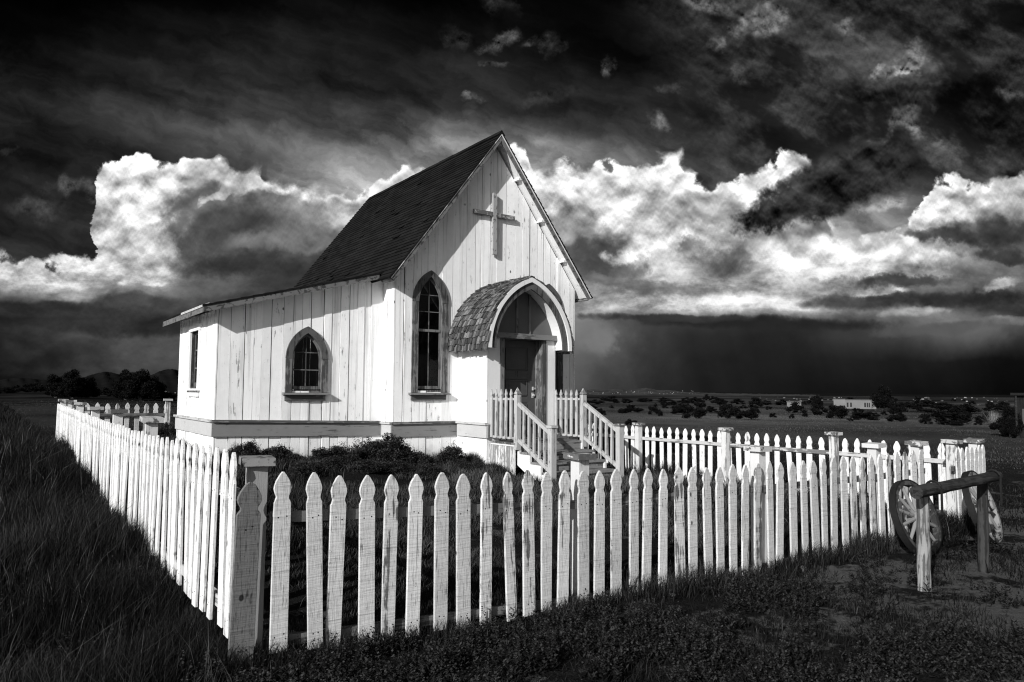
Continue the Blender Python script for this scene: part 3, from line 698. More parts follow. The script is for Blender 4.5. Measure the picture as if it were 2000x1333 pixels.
# porch -------------------------------------------------------------------
PX0, PX1, PY = 6.562, 7.934, 10.04
PC = 7.22
mb = MB(); boards(mb, 'x', PY-.001, YF-.022, PX0, -1, -1.42, lambda y: .80, .17, .26, gap=.0015); mb.cur = 1; mb.box(PX0, PX0+.03, PY+.02, YF-.022, -1.42, .80); mb.build('porch_wall', [M['porchw'], M['dark']], church)
mb = MB(); boards(mb, 'x', PY-.001, YF-.022, PX1, 1, -1.42, lambda y: .80, .17, .26, gap=.0015); mb.cur = 1; mb.box(PX1-.03, PX1, PY+.02, YF-.022, -1.42, .80); mb.build('porch_wall', [M['porchw'], M['dark']], church)
mb = MB(); mb.box(PX0+.002, 6.795, PY, PY+.028, -1.3, .889); mb.box(7.737, PX1-.002, PY, PY+.028, -1.3, .889); mb.box(6.796, 7.736, PY, PY+.028, -1.3, -.79)
mb.build('porch_wall', [M['porchw']], church)
mb = MB(); mb.box(PX0-.055, PX0-.020, PY-.05, YF-.09, -.745, -.538); mb.box(PX0-.085, PX0-.019, PY-.06, YF-.087, -.537, -.502); mb.build('belt_board', [M['belty']], church)
# porch door set
dr = MB(); DY = PY+.19
dr.box(6.888, 7.655, DY+.012, DY+.035, -.77, .875)
for xa, xb in ((6.888, 7.02), (7.50, 7.655)): dr.box(xa, xb, DY, DY+.0125, -.77, .875)
for za, zb_ in ((-.77, -.58), (-.18, -.08), (.22, .36), (.76, .875)): dr.box(7.0205, 7.4995, DY, DY+.0125, za, zb_)
for za, zb_ in ((-.54, -.22), (-.04, .18), (.40, .72)):
    dr.prism([(7.06, za), (7.46, za), (7.46, zb_), (7.06, zb_)], DY+.004, DY+.0124, 'y'); dr.ring([(7.035, za-.02), (7.035, zb_+.02), (7.485, zb_+.02), (7.485, za-.02), (7.035, za-.02)], [(7.055, za), (7.055, zb_), (7.465, zb_), (7.465, za), (7.055, za)], DY-.006, DY+.0122, 'y')
door = dr.build('door', [M['door']], church)
mb = MB(); mb.tube([(7.60, DY, -.055), (7.60, DY-.025, -.055), (7.60, DY-.03, -.055), (7.60, DY-.055, -.055)], [.009, .009, .026, .018], 12); mb.box(7.58, 7.62, DY-.006, DY-.0005, -.10, -.01); mb.build('knob', [M['metal']], door, smooth=False)
mb = MB(); mb.box(7.60, 7.70, DY-.02, DY-.007, .045, .075); mb.box(7.585, 7.61, DY-.028, DY-.0065, .03, .09); mb.build('latch', [M['metal']], door)
mb = MB()
mb.box(6.797, 6.868, PY-.022, PY+.029, -.78, .8845); mb.box(7.668, 7.7355, PY-.022, PY+.029, -.78, .8845)
mb.box(6.869, 6.886, PY-.01, DY+.04, -.78, .8845); mb.box(7.657, 7.667, PY-.01, DY+.04, -.78, .8845); mb.box(6.887, 7.656, PY+.03, DY+.04, .876, .8845)
mb.box(6.887, 7.656, PY-.02, DY-.002, -.80, -.772)
mb.build('door_frame', [M['greyl']], church)
mb = MB(); mb.box(6.70, 7.945, PY-.075, PY+.03, .8855, .972); mb.build('lintel', [M['greyx']], church)
# barrel roof of the porch
AO = gothic(PC, .853, .722, 1.893, None, 20); AI = gothic(PC, .735, .722, 1.752, None, 20); AB = gothic(PC, .795, .722, 1.83, None, 20); AIN = gothic(PC, .684, .722, 1.706, None, 20)
mb = MB(); mb.ring(AB, AI, 9.80, YF-.02, 'y'); mb.build('porch_vault', [M['white']], church)
mb = MB(); A1 = gothic(PC, .853, .722, 1.893, .70, 20); A2 = gothic(PC, .785, .722, 1.815, .70, 20); mb.ring(A1, A2, 9.735, 9.798, 'y'); mb.build('porch_arch', [M['white']], church)
mb = MB(); A3 = gothic(PC, .784, .722, 1.8135, .702, 20); A4 = gothic(PC, .684, .722, 1.700, .702, 20); mb.ring(A3, A4, 9.762, 9.797, 'y'); mb.build('porch_arch', [M['grey']], church)
mb = MB()
ti = [p for p in gothic(PC, .734, .722, 1.750, None, 20) if p[1] > .985]
lo = min(p[0] for p in ti); hi = max(p[0] for p in ti)
mb.prism([(lo-.02, .9725)]+ti+[(hi+.02, .9725)], PY+.05, PY+.07, 'y')
ty = mb.build('tympanum', [M['tymp']], church)
mb = MB(); mb.box(7.137, 7.177, PY+.025, PY+.0495, .973, 1.735); mb.build('batten', [M['greyl']], ty)
mb = MB(); mb.box(7.403, 7.443, PY+.025, PY+.0495, .973, 1.66); mb.build('batten', [M['greyl']], ty)
# hand split shingles in courses up the vault
mb = MB()
prof = gothic(PC, .853, .722, 1.893, None, 60); half = len(prof)//2
for side in (0, 1):
    pl = prof[:half+1] if side == 0 else prof[half:][::-1]
    pl = np.array(pl); seg = np.r_[0, np.cumsum(np.linalg.norm(np.diff(pl, axis=0), axis=1))]; tot = seg[-1]
    def P(s_):
        s_ = min(max(s_, -.08), tot+.03)
        if s_ < 0: return np.array([pl[0, 0], pl[0, 1]+s_])
        if s_ > tot: d = pl[-1]-pl[-2]; return pl[-1]+d/np.linalg.norm(d)*(s_-tot)
        return np.array([np.interp(s_, seg, pl[:, 0]), np.interp(s_, seg, pl[:, 1])])
    nrow = 15; ex = tot/nrow
    for i in range(nrow+1):
        y = 9.715+random.uniform(0, .03)
        while y < YF-.03:
            w = random.uniform(.030, .085); yb_ = min(y+w, YF-.022)
            s0 = i*ex-.045+random.uniform(-.022, .016); s1 = s0+ex*1.75
            p0, p1 = P(s0), P(s1); t = p1-p0; t /= np.linalg.norm(t); nn = np.array([-t[1], t[0]])*(1 if side == 0 else -1)
            pm_ = P((s0+s1)/2); lift = .034+random.uniform(-.006, .014); th = .020
            a = p0+nn*lift; b = p1+nn*.004; mm = pm_+nn*(lift*.62)
            sk = random.uniform(-.006, .006)
            vs = []
            for yy in (y+.002, yb_-.002):
                for q, oo in ((a, 0), (mm, 0), (b, 0), (b-nn*th*.3, 0), (mm-nn*th, 0), (a-nn*th, 0)):
                    vs.append((q[0], yy+(sk if q is a else 0)+(.003 if yy < yb_-.01 else -.003), q[1]))
            n = 6
            mb.add(vs, [tuple(range(n)), tuple(range(2*n-1, n-1, -1))]+[(k, k+n, (k+1) % n+n, (k+1) % n) for k in range(n)])
            y = yb_
mb.build('porch_roof', [M['shingle']], church)
for s_ in (PC-.83, PC+.83): mb = MB(); mb.box(s_-.03, s_+.03, 9.80, YF-.021, .690, .7175); mb.build('porch_eave', [M['greyl']], church)

# ------------------------------------------------------------------ entrance steps
ZD = -.785
steps = empty('entrance_steps', (7.3, 9, gz(7.3, 9)), 'weathered white wooden entrance steps with picket landing and sloping handrails at the church door', 'steps')
mb = MB(); y = 9.30
while y < PY-.06:
    mb.box(6.585, 8.03, y+.003, min(y+.105, PY-.055)-.003, ZD-.03+random.uniform(-.002, .002), ZD+random.uniform(-.003, .003)); y += .105
mb.build('landing', [M['deck']], steps)
mb = MB(); y = 9.33
while y < PY+.02:
    w = random.uniform(.10, .17); mb.box(6.600+random.uniform(-.004, .004), 6.622, y+.002, min(y+w, PY+.03)-.002, -1.42, ZD-.055); y += w
mb.box(6.588, 6.618, 9.305, PY-.055, ZD-.054, ZD-.031)
mb.build('skirting', [M['skirt']], steps)
mb = MB(); mb.box(7.985, 8.005, 9.33, PY-.06, -1.42, ZD-.031); mb.build('skirting', [M['skirt']], steps)
RS, TD = .131, .272
for k in range(3):
    mb = MB(); z = ZD-RS*(k+1); y = 9.305-TD*(k+1); mb.box(6.66, 7.93, y-.03, y+TD-.035, z-.034, z); mb.build('tread', [M['deck']], steps)
for k in range(4):
    mb = MB(); z = ZD-RS*k; y = 9.305-TD*k; mb.box(6.69, 7.90, y, y+.02, z-RS-.04 if k == 3 else z-RS+.001, z-.035); mb.build('riser', [M['deck']], steps)
for x in (6.645, 7.905):
    pts = [(9.32, ZD-.04), (9.32, -1.12), (8.62, -1.46), (8.44, -1.46), (8.44, ZD-3*RS-.036)]
    for k in (2, 1, 0):
        y = 9.305-TD*(k+1); pts += [(y+TD-.03, ZD-RS*(k+1)-.036), (y+TD-.03, ZD-RS*k-.036)]
    mb = MB(); mb.prism(pts, x, x+.04, 'x'); mb.build('stringer', [M['porchw']], steps)
for x in (6.63, 7.955):
    mb = MB(); mb.box(x-.04, x+.04, 9.265, 9.345, ZD-.10, -.045); mb.box(x-.034, x+.034, 9.271, 9.339, -.045, -.030)
    a = .045; mb.add([(x-a, 9.305-a, -.030), (x+a, 9.305-a, -.030), (x+a, 9.305+a, -.030), (x-a, 9.305+a, -.030), (x, 9.305, .074)], [(0, 3, 2, 1), (0, 1, 4), (1, 2, 4), (2, 3, 4), (3, 0, 4)])
    mb.build('newel_post', [M['stairw']], steps)
    mb = MB(); mb.box(x-.045, x+.045, 8.395, 8.485, -1.50, -.515); npst = mb.build('newel_post', [M['stairw']], steps)
    mb = MB(); mb.box(x-.062, x+.062, 8.378, 8.502, -.514, -.480); mb.build('cap', [M['cap']], npst)
    mb = MB(); mb.bar((x, 9.264, -.185), (x, 8.486, -.585), .055, .055); mb.build('handrail', [M['stairw']], steps)
    mb = MB(); mb.bar((x, 9.264, -.735), (x, 8.486, -1.135), .045, .055); mb.build('bottom_rail', [M['stairw']], steps)
    for k in range(5):
        y = 9.264-(k+1)*.13; zt = -.185-.514*(9.264-y)-.03; mb = MB(); mb.box(x-.016, x+.016, y-.016, y+.016, zt-.49, zt); mb.build('baluster', [M['stairw']], steps)
    mb = MB(); mb.box(x-.015, x+.032, 9.346, PY-.055, -.128, -.096); mb.build('top_rail', [M['stairw']], steps)
    mb = MB(); mb.box(x-.015, x+.032, 9.346, PY-.055, -.735, -.700); mb.build('bottom_rail', [M['stairw']], steps)
    for k in range(5):
        y = 9.44+k*.137; w = .027
        pr = [(y-w, -.725), (y+w, -.725), (y+w, -.10), (y+w*.45, -.07), (y+w*1.05, -.035), (y, .045), (y-w*1.05, -.035), (y-w*.45, -.07), (y-w, -.10)]
        mb = MB(); mb.prism(pr, x-.038, x-.0155, 'x'); mb.build('picket', [M['stairw']], steps)

# ------------------------------------------------------------------ picket fences
def picket_mesh(i, L=.90, w=.084, t=.017, mt='picket'):
    h = w/2*random.uniform(.92, 1.08); j = lambda a=.0045: random.uniform(-a, a)
    nk = h*random.uniform(.72, .82)
    pr = [(-h+j(), -L), (h+j(), -L), (h+j(.001), -.158+j()), (h*.93, -.150), (nk, -.134+j()), (nk, -.124), (h*.93, -.104), (h*1.03, -.086+j()), (h*.98, -.070),
          (h*.80, -.046), (h*.42+j(), -.016+j()), (h*random.uniform(.06, .22), -random.uniform(0, .006)), (-h*.10, 0), (-h*.42, -.016+j()), (-h*.80, -.046), (-h*.98, -.070), (-h*1.03, -.086+j()), (-h*.93, -.104), (-nk, -.124), (-nk, -.134+j()), (-h*.93, -.150), (-h+j(.001), -.158+j())]
    mb = MB(); mb.prism(pr, -t/2, t/2, 'y')
    me = mb.mesh('picket', [M[mt], M['iron']])
    bm = bmesh.new(); bm.from_mesh(me)
    ed = [e for e in bm.edges if abs(e.calc_face_angle(0)) > .9]
    bmesh.ops.bevel(bm, geom=ed, offset=.0022, segments=1, affect='EDGES')
    for zn in (-.222, -.82):
        for xn in (-.018, .018):
            q = bmesh.ops.create_cone(bm, cap_ends=True, segments=7, radius1=.0048, radius2=.0048, depth=(t+.0015)*K, matrix=Matrix.Translation(((xn+random.uniform(-.008, .008))*K, 0, (zn+random.uniform(-.012, .012))*K)) @ Matrix.Rotation(R(90), 4, 'X'))
            vs_ = set(q['verts'])
            for f_ in bm.faces:
                if all(v_ in vs_ for v_ in f_.verts): f_.material_index = 1
    bm.to_mesh(me); bm.free()
    return me
PM = [picket_mesh(i) for i in range(14)]; PB = [picket_mesh(i, mt='picketlit') for i in range(10)]
def post_meshes(w=.088, L=1.06):
    mb = MB(); mb.box(-w/2, w/2, -w/2, w/2, -L, -.041); a = mb.mesh('post', [M['post']])
    mb = MB(); c = w*.92; mb.box(-c, c, -c, c, -.040, 0); b = mb.mesh('cap', [M['cap']])
    return a, b
POST, CAP = post_meshes()
def fence(name, label, base, picks, posts, rails, turn, group=None, rmat='railx'):
    f = empty(name, base, label, 'fence', group)
    for (x, y, z) in picks:
        child('picket', random.choice(PB if turn else PM), f, (x+(0 if turn else random.uniform(-.008, .008)), y+(random.uniform(-.008, .008) if turn else 0), z+random.uniform(-.012, .010)), (R(random.gauss(0, .6)), R(random.gauss(0, .8)), turn+R(random.gauss(0, 1.6))),
              (random.uniform(.93, 1.06), 1, 1))
    for (x, y, z) in posts:
        r = (R(random.gauss(0, .5)), R(random.gauss(0, .6)), R(random.gauss(0, 2)))
        p = child('post', POST, f, (x, y, z), r)
        c = bpy.data.objects.new('cap', CAP); col.objects.link(c); c.parent = p; c.rotation_euler = (R(random.gauss(0, 1)), R(random.gauss(0, 1)), R(random.gauss(0, 4)))
    if name == 'picket_fence' and not turn and len(picks) > 30:
        for o_ in f.children:
            if o_.name.startswith('post') and o_.location.x < -3*K:
                o_.color = (.5, .5, .5, 1)
                for q_ in o_.children: q_.color = (.45, .45, .45, 1)
    for a, b, hh, tt in rails:
        mb = MB(); mb.bar(a, b, tt, hh); mb.build('rail', [M[rmat]], f)
    return f
FT = np.array([(1.24, -.424), (1.4, -.43), (1.55, -.445), (2.0, -.465), (2.48, -.486), (3.08, -.516), (3.39, -.533), (3.82, -.539), (4.6, -.56), (5.1, -.555), (5.65, -.567), (6.66, -.568), (7.78, -.555), (8.52, -.572), (9.17, -.557)])
ft = lambda x: float(np.interp(x, FT[:, 0], FT[:, 1]))
fx = [1.236+.1545*k for k in range(43)]
rl = []
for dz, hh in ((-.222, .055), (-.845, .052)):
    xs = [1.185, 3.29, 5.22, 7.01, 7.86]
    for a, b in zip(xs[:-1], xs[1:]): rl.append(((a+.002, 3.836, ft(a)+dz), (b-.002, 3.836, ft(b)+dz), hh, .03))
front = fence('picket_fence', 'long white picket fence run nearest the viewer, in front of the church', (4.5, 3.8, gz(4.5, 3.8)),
      [(x, 3.80, ft(x)) for x in fx], [(1.13, 3.895, -.343), (3.293, 3.885, -.412), (5.22, 3.885, -.437), (7.012, 3.885, -.472), (7.83, 3.885, -.479)], rl, 0)
mb = MB(); hq = .053   # the wide, weathered corner picket
c = child('picket', PM[2], front, (1.066, 3.775, -.455), (0, R(1.5), 0), (1.28, 1.2, 1)); c['label'] = 'wide dirty corner picket'; c.color = (.24, .24, .24, 1)
LT = np.array([(3.84, -.300), (4.4, -.312), (5, -.322), (6, -.335), (7, -.345), (9, -.335), (12, -.305), (16.3, -.265)])
lt = lambda y: float(np.interp(y, LT[:, 0], LT[:, 1]))
ys = [3.86, 6.75, 8.79, 10.86, 12.9, 14.6, 16.3]; rl = []
for dz in (-.222, -.80):
    for a, b in zip(ys[:-1], ys[1:]): rl.append(((1.026, a+.002, lt(a)+dz), (1.026, b-.002, lt(b)+dz), .06, .03))
fence('picket_fence', 'white picket fence run going back along the left side of the church yard', (1.0, 10, gz(1, 10)),
      [(1.0, 3.84+.173*k, lt(3.84+.173*k)) for k in range(72)], [(1.088, y, z) for y, z in ((6.75, -.228), (8.79, -.212), (10.86, -.227), (12.9, -.199), (14.6, -.191), (16.2, -.195))], rl, R(90), rmat='raily')
rl = []
ys = [3.86, 5.576, 7.332, 9.172, 11.0, 12.8, 14.0]
for dz in (-.205, -.80):
    for a, b in zip(ys[:-1], ys[1:]): rl.append(((9.146, a+.002, -.57+dz), (9.146, b-.002, -.57+dz), .05, .03))
fence('picket_fence', 'white picket fence run going back on the right of the church steps, seen from inside', (9.17, 9, gz(9.17, 9)),
      [(9.17, 3.93+.171*k, -.57) for k in range(59)], [(9.085, y, z) for y, z in ((5.576, -.497), (7.332, -.515), (9.172, -.512), (11.0, -.51), (12.8, -.505))], rl, R(90), rmat='raily')
rl = [((1.15, 16.265, -.50), (2.84, 16.265, -.50), .06, .03), ((1.15, 16.265, -1.05), (2.84, 16.265, -1.05), .06, .03)]
fence('picket_fence', 'short white picket fence across the back of the yard, left of the church', (2, 16.3, gz(2, 16.3)),
      [(1.15+.172*k, 16.3, -.272+random.uniform(-.01, .01)) for k in range(11)], [(2.90, 16.22, -.185)], rl, 0)
rl = [((8.45, 3.826, -.79), (9.14, 3.826, -.785), .05, .03), ((8.45, 3.826, -1.40), (9.14, 3.826, -1.39), .05, .03)]
fence('picket_fence', 'short white picket section at the far right corner, beyond the gate gap', (8.9, 3.8, gz(8.9, 3.8)),
      [(x, 3.80, ft(x)) for x in (8.52, 8.625, 8.735, 8.845, 8.94, 9.035, 9.125)], [(8.588, 3.885, -.487), (9.12, 3.885, -.494)], rl, 0)

# ------------------------------------------------------------------ hitching rail and wagon wheels
hit = empty('hitching_rail', (6.1, 2.72, gz(6.1, 2.72)), 'rough log hitching rail on two round posts in front of the fence', 'hitching rail')
def log(name, p, q, r0, r1, n, mt, parent):
    p = np.array(p); q = np.array(q); mb = MB()
    pts = [p+(q-p)*i/n+np.array([random.uniform(-.0025, .0025) for _ in range(3)])*(0 < i < n) for i in range(n+1)]
    mb.tube(pts, [(r0+(r1-r0)*i/n)*random.uniform(.965, 1.035) for i in range(n+1)], 20, True, .05)
    return mb.build(name, [mt], parent, smooth=False)
log('rail', (5.375, 2.68, -.690), (6.72, 2.70, -.655), .046, .040, 14, M['log'], hit)
for x, y, mt, lab in ((5.60, 2.76, M['logp'], 'pale post'), (6.63, 2.79, M['logd'], 'dark stained post')):
    p = log('post', (x, y, -1.62), (x+.02, y-.005, -.715), .047 if x < 6 else .042, .043 if x < 6 else .039, 10, mt, hit); p['label'] = lab
    mb = MB(); zr = -.685 if x < 6 else -.66
    yc = 2.692; sx_ = x+.047 if x < 6 else x-.01
    pts = [(sx_, yc-.056, -.86), (sx_, yc-.056, zr-.02)]+[(sx_, yc-.056*math.cos(q_), zr+.058*math.sin(q_)) for q_ in np.linspace(.1, 3.04, 9)]+[(sx_, yc+.056, zr-.02), (sx_, yc+.056, -.80)]
    mb.tube(pts, .009, 6); mb.build('strap', [M['iron']], hit)
def wheel(label, cx, yb, zb, rad, lean, turn, wmat):
    # built facing -Y with the hub at the origin of its own frame
    a = lean; ct = np.array([cx, yb+rad*math.sin(a), zb+rad*math.cos(a)])
    w = empty('wagon_wheel', (cx, yb, zb), label, 'wagon wheel')
    Rm = np.array((Matrix.Rotation(turn, 3, 'Z') @ Matrix.Rotation(-a, 3, 'X')))
    def place(mb): mb.v = [tuple(ct+Rm@np.array(v)) for v in mb.v]; return mb
    def hoop(r0, r1, d0, d1, n=56):
        mb = MB(); vs = []
        for k in range(n):
            q = 2*math.pi*k/n; c, s = math.cos(q), math.sin(q)
            for rr, d in ((r0, d0), (r1, d0), (r1, d1), (r0, d1)): vs.append((rr*c, d, rr*s))
        mb.add(vs, [(k*4+i, k*4+(i+1) % 4, ((k+1) % n)*4+(i+1) % 4, ((k+1) % n)*4+i) for k in range(n) for i in range(4)])
        return mb
    place(hoop(rad-.012, rad, -.030, .030)).build('tyre', [M['iron']], w)
    place(hoop(rad-.050, rad-.0125, -.027, .027)).build('rim', [M['rim'] if wmat is M['wheelw'] else wmat], w)
    mb = MB(); mb.tube([(0, -.105, 0), (0, -.10, 0), (0, -.05, 0), (0, 0, 0), (0, .06, 0)], [.034, .042, .056, .062, .045], 14); place(mb).build('hub', [wmat], w)
    mb = MB(); mb.tube([(0, -.085, 0), (0, -.068, 0)], [.052, .056], 14); place(mb).build('hub_band', [M['iron']], w)
    for k in range(12):
        q = 2*math.pi*(k+.3)/12; c, s = math.cos(q), math.sin(q)
        mb = MB(); mb.tube([(.055*c, -.012, .055*s), (.17*c, -.006, .17*s), ((rad-.055)*c, 0, (rad-.055)*s)], [.019, .016, .013], 8); place(mb).build('spoke', [wmat], w)
    return w
wheel('dark iron tyred wagon wheel leaning behind the near post of the log rail', 6.88, 3.33, gz(6.9, 3.3)-.02, .345, R(19), R(0), M['wheelw'])
wheel('pale peeling wagon wheel leaning beside the far dark post of the log rail', 8.0, 3.24, gz(8.0, 3.3)-.005, .36, R(19), R(9), M['wheelp'])

# ------------------------------------------------------------------ terrain sheet
nr, na = 420, 720
rr = np.concatenate([[0], np.geomspace(.35, 42000, nr-1)])
aa = np.linspace(0, 2*math.pi, na, endpoint=False)
GX = rr[:, None]*np.sin(aa)[None]; GY = rr[:, None]*np.cos(aa)[None]
GZ = ground(GX.ravel(), GY.ravel()).reshape(GX.shape)
v = np.stack([GX, GY, GZ], -1).reshape(-1, 3)*K; v[:, 2] += EYE
i, j = np.meshgrid(np.arange(1, nr-1), np.arange(na), indexing='ij'); j2 = (j+1) % na
q = np.stack([i*na+j, (i+1)*na+j, (i+1)*na+j2, i*na+j2], -1).reshape(-1, 4)
t = np.stack([np.zeros(na, int), na+np.arange(na), na+(np.arange(na)+1) % na], -1)
me = fast_mesh('ground', v, q[:, ::-1], t[:, ::-1], M['soil']); me.polygons.foreach_set('use_smooth', [True]*len(me.polygons))
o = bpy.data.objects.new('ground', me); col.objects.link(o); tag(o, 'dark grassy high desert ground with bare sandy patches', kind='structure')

# hills on the skyline
def hills(name, prof, dist, mt, label, depth=.25, wig=.5):
    prof = np.array(prof, float); n = 260; xs = np.linspace(prof[0, 0], prof[-1, 0], n); yv = np.interp(xs, prof[:, 0], prof[:, 1])
    ker = np.hanning(13); ker /= ker.sum(); yv = np.convolve(np.pad(yv, 6, mode='edge'), ker, 'valid')
    yv += wig*np.sin(xs*.31)*np.sin(xs*.113+1)+wig*.6*np.sin(xs*.8)
    rows = []
    for k, (dm, hm) in enumerate(((1-depth, 0), (1-depth*.75, .35), (1-depth*.5, .62), (1-depth*.2, .88), (1, 1), (1+depth, .0))):
        L = []
        for x, y in zip(xs, yv):
            d = ray(x, y); h = np.hypot(d[0], d[1]); base = -dist*.0035
            D = dist*dm; top = d[2]/h*dist
            L.append((d[0]/h*D, d[1]/h*D, base+(top-base)*hm*(1+.10*math.sin(x*.23+k*2)*(hm < 1))))
        rows.append(L)
    vs = np.array(rows).reshape(-1, 3)*K; vs[:, 2] += EYE
    a, b = np.meshgrid(np.arange(len(rows)-1), np.arange(n-1), indexing='ij')
    qd = np.stack([a*n+b, a*n+b+1, (a+1)*n+b+1, (a+1)*n+b], -1).reshape(-1, 4)
    me = fast_mesh(name, vs, qd, np.zeros((0, 3), int), mt); me.polygons.foreach_set('use_smooth', [True]*len(me.polygons))
    o = bpy.data.objects.new(name, me); col.objects.link(o); tag(o, label, kind='structure')
hills('hills', [(-300, 748), (-120, 744), (-40, 746), (0, 742), (40, 738), (75, 741), (120, 748), (160, 738), (205, 725), (240, 733), (275, 742), (300, 731), (325, 720), (352, 724), (420, 735), (520, 752), (600, 760)], 9000, M['hillm'], 'dark mountain ridge on the left skyline')
hills('hills', [(900, 770), (1000, 768), (1080, 767), (1130, 764), (1158, 760.5), (1180, 763), (1205, 759.5), (1232, 762.5), (1262, 757), (1285, 763), (1310, 762), (1330, 766), (1400, 768), (1500, 770), (1600, 771.5)], 5200, M['hillp'], 'low pale hills beyond the plain right of the church', .2, .35)
hills('hills', [(1050, 770.5), (1250, 768), (1380, 766.5), (1500, 767.5), (1650, 769.2), (1800, 771), (1950, 771.5), (2150, 773), (2300, 774)], 9500, M['hillm'], 'dark low mesa on the right skyline', .2, .2)

# ------------------------------------------------------------------ trees, bushes, shrubs
def crown(name, nb, nl, leaf, flat=.75, seed=0, mt='juniper', core=True, cr=.66):
    rg = np.random.default_rng(seed); vs = []; sh = []
    # clumps fill an uneven dome of unit width and unit height
    B = []
    for _ in range(nb):
        a = rg.uniform(0, 2*math.pi); d = math.sqrt(rg.uniform(0, 1))*.36; h = rg.uniform(.10, .82)*(1-.55*(d/.36)**2)
        B.append((d*math.cos(a), d*math.sin(a), h, rg.uniform(.10, .19)))
    B = np.array(B); per = nl//nb
    for (x, y, z, r) in B:
        u = rg.normal(size=(per, 3)); u /= np.linalg.norm(u, axis=1)[:, None]; rad = r*rg.uniform(.45, 1.12, per)**.6
        c = np.array([x, y, z])+u*rad[:, None]*np.array([1, 1, flat*1.2]); c[:, 2] = np.maximum(c[:, 2], .01)
        t1 = rg.normal(size=(per, 3)); t1[:, 2] = np.abs(t1[:, 2])+.3; t1 += u*.8; t1 /= np.linalg.norm(t1, axis=1)[:, None]
        t2 = np.cross(t1, rg.normal(size=(per, 3))); t2 /= np.linalg.norm(t2, axis=1)[:, None]
        L = leaf*rg.uniform(.6, 1.5, per)[:, None]
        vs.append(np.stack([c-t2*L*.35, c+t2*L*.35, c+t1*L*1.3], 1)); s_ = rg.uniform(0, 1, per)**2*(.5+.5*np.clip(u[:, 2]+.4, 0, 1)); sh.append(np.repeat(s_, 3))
    V = np.concatenate(vs).reshape(-1, 3); S = np.concatenate(sh); tr = np.arange(len(V)).reshape(-1, 3)
    if core:
        k = 0; ex = []; et = []; n0 = len(V)
        for (x, y, z, r) in B:
            bm = bmesh.new(); bmesh.ops.create_icosphere(bm, subdivisions=1, radius=r*cr)
            vv = np.array([v.co[:] for v in bm.verts])*rg.uniform(.75, 1.2, (len(bm.verts), 1))+np.array([x, y, z]); vv[:, 2] = np.maximum(vv[:, 2], 0)
            bm.verts.ensure_lookup_table(); et += [[v.index+n0+k for v in f.verts] for f in bm.faces]; ex.append(vv); k += len(vv); bm.free()
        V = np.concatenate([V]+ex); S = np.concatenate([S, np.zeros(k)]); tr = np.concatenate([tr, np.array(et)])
    me = fast_mesh(name, V*K, np.zeros((0, 4), int), tr, M[mt], S)
    return me
CB = [crown('juniper_bush', 13, 1500, .055, seed=i) for i in range(5)]
CT = [crown('crown', 44, 13000, .035, seed=20+i) for i in range(3)]
def bush(px, py, top, w, label, group=None, name='juniper_bush'):
    p = at(px, py); dep = p@_f; s = w/FPX*dep; h = (py-top)/FPX*dep*1.08
    o = bpy.data.objects.new(name, random.choice(CB)); col.objects.link(o); o.location = W((p[0], p[1], p[2]-.02*h)); o.scale = (s*random.uniform(.95, 1.3), s*random.uniform(.95, 1.3), h*1.22); o.rotation_euler = (0, 0, random.uniform(0, 6.28))
    tag(o, label, 'bush', group)
def tree(px, py, top, w, label, k, trunk=.12, group=None):
    p = at(px, py); dep = p@_f; s = w/FPX*dep; h = (py-top)/FPX*dep
    t = empty('juniper_tree', (p[0], p[1], p[2]), label, 'tree', group)
    me = CT[k]; o = child('crown', me, t, (p[0], p[1], p[2]+h*trunk*.4), (0, 0, random.uniform(0, 6)), (s, s, h*(1-trunk*.4)*1.05))
    mb = MB()
    for a, d, zz in ((0, 0, .62), (1.2, .22, .5), (3.3, .25, .45), (5.0, .2, .52)):
        mb.tube([(p[0], p[1], p[2]-.05*h), (p[0]+d*s*.35*math.cos(a), p[1]+d*s*.35*math.sin(a), p[2]+h*zz*.4), (p[0]+d*s*math.cos(a), p[1]+d*s*math.sin(a), p[2]+h*zz)], [s*.035, s*.025, s*.01], 7)
    mb.build('trunk', [M['bark']], t)
tree(110, 778, 727, 60, 'dark juniper at the left end of the left-hand tree clump', 0)
tree(142, 779, 721, 64, 'tallest dark juniper of the left-hand tree clump', 1)
tree(170, 778, 734, 44, 'lower dark juniper at the right end of the left-hand tree clump', 2)
tree(246, 782, 721, 58, 'dark juniper with pointed top left of the church, left half of the nearer clump', 1)
tree(275, 783, 716, 70, 'broad dark juniper standing nearest the church on the left', 0)
tree(303, 782, 733, 44, 'low dark juniper between the near clump and the church corner', 2)
tree(1724, 800, 751, 52, 'tall dark round tree beside the pale adobe house', 1, .1)
tree(1597, 797, 771, 20, 'narrow dark tree between the low pale building and the adobe house', 2, .15)
tree(1974, 856, 784, 46, 'dark juniper beside the shed at the right edge', 0)
bush(1955, 852, 816, 40, 'low dark bush at the foot of the juniper beside the shed')
gl = 'small dark juniper bush on the plain right of the church'
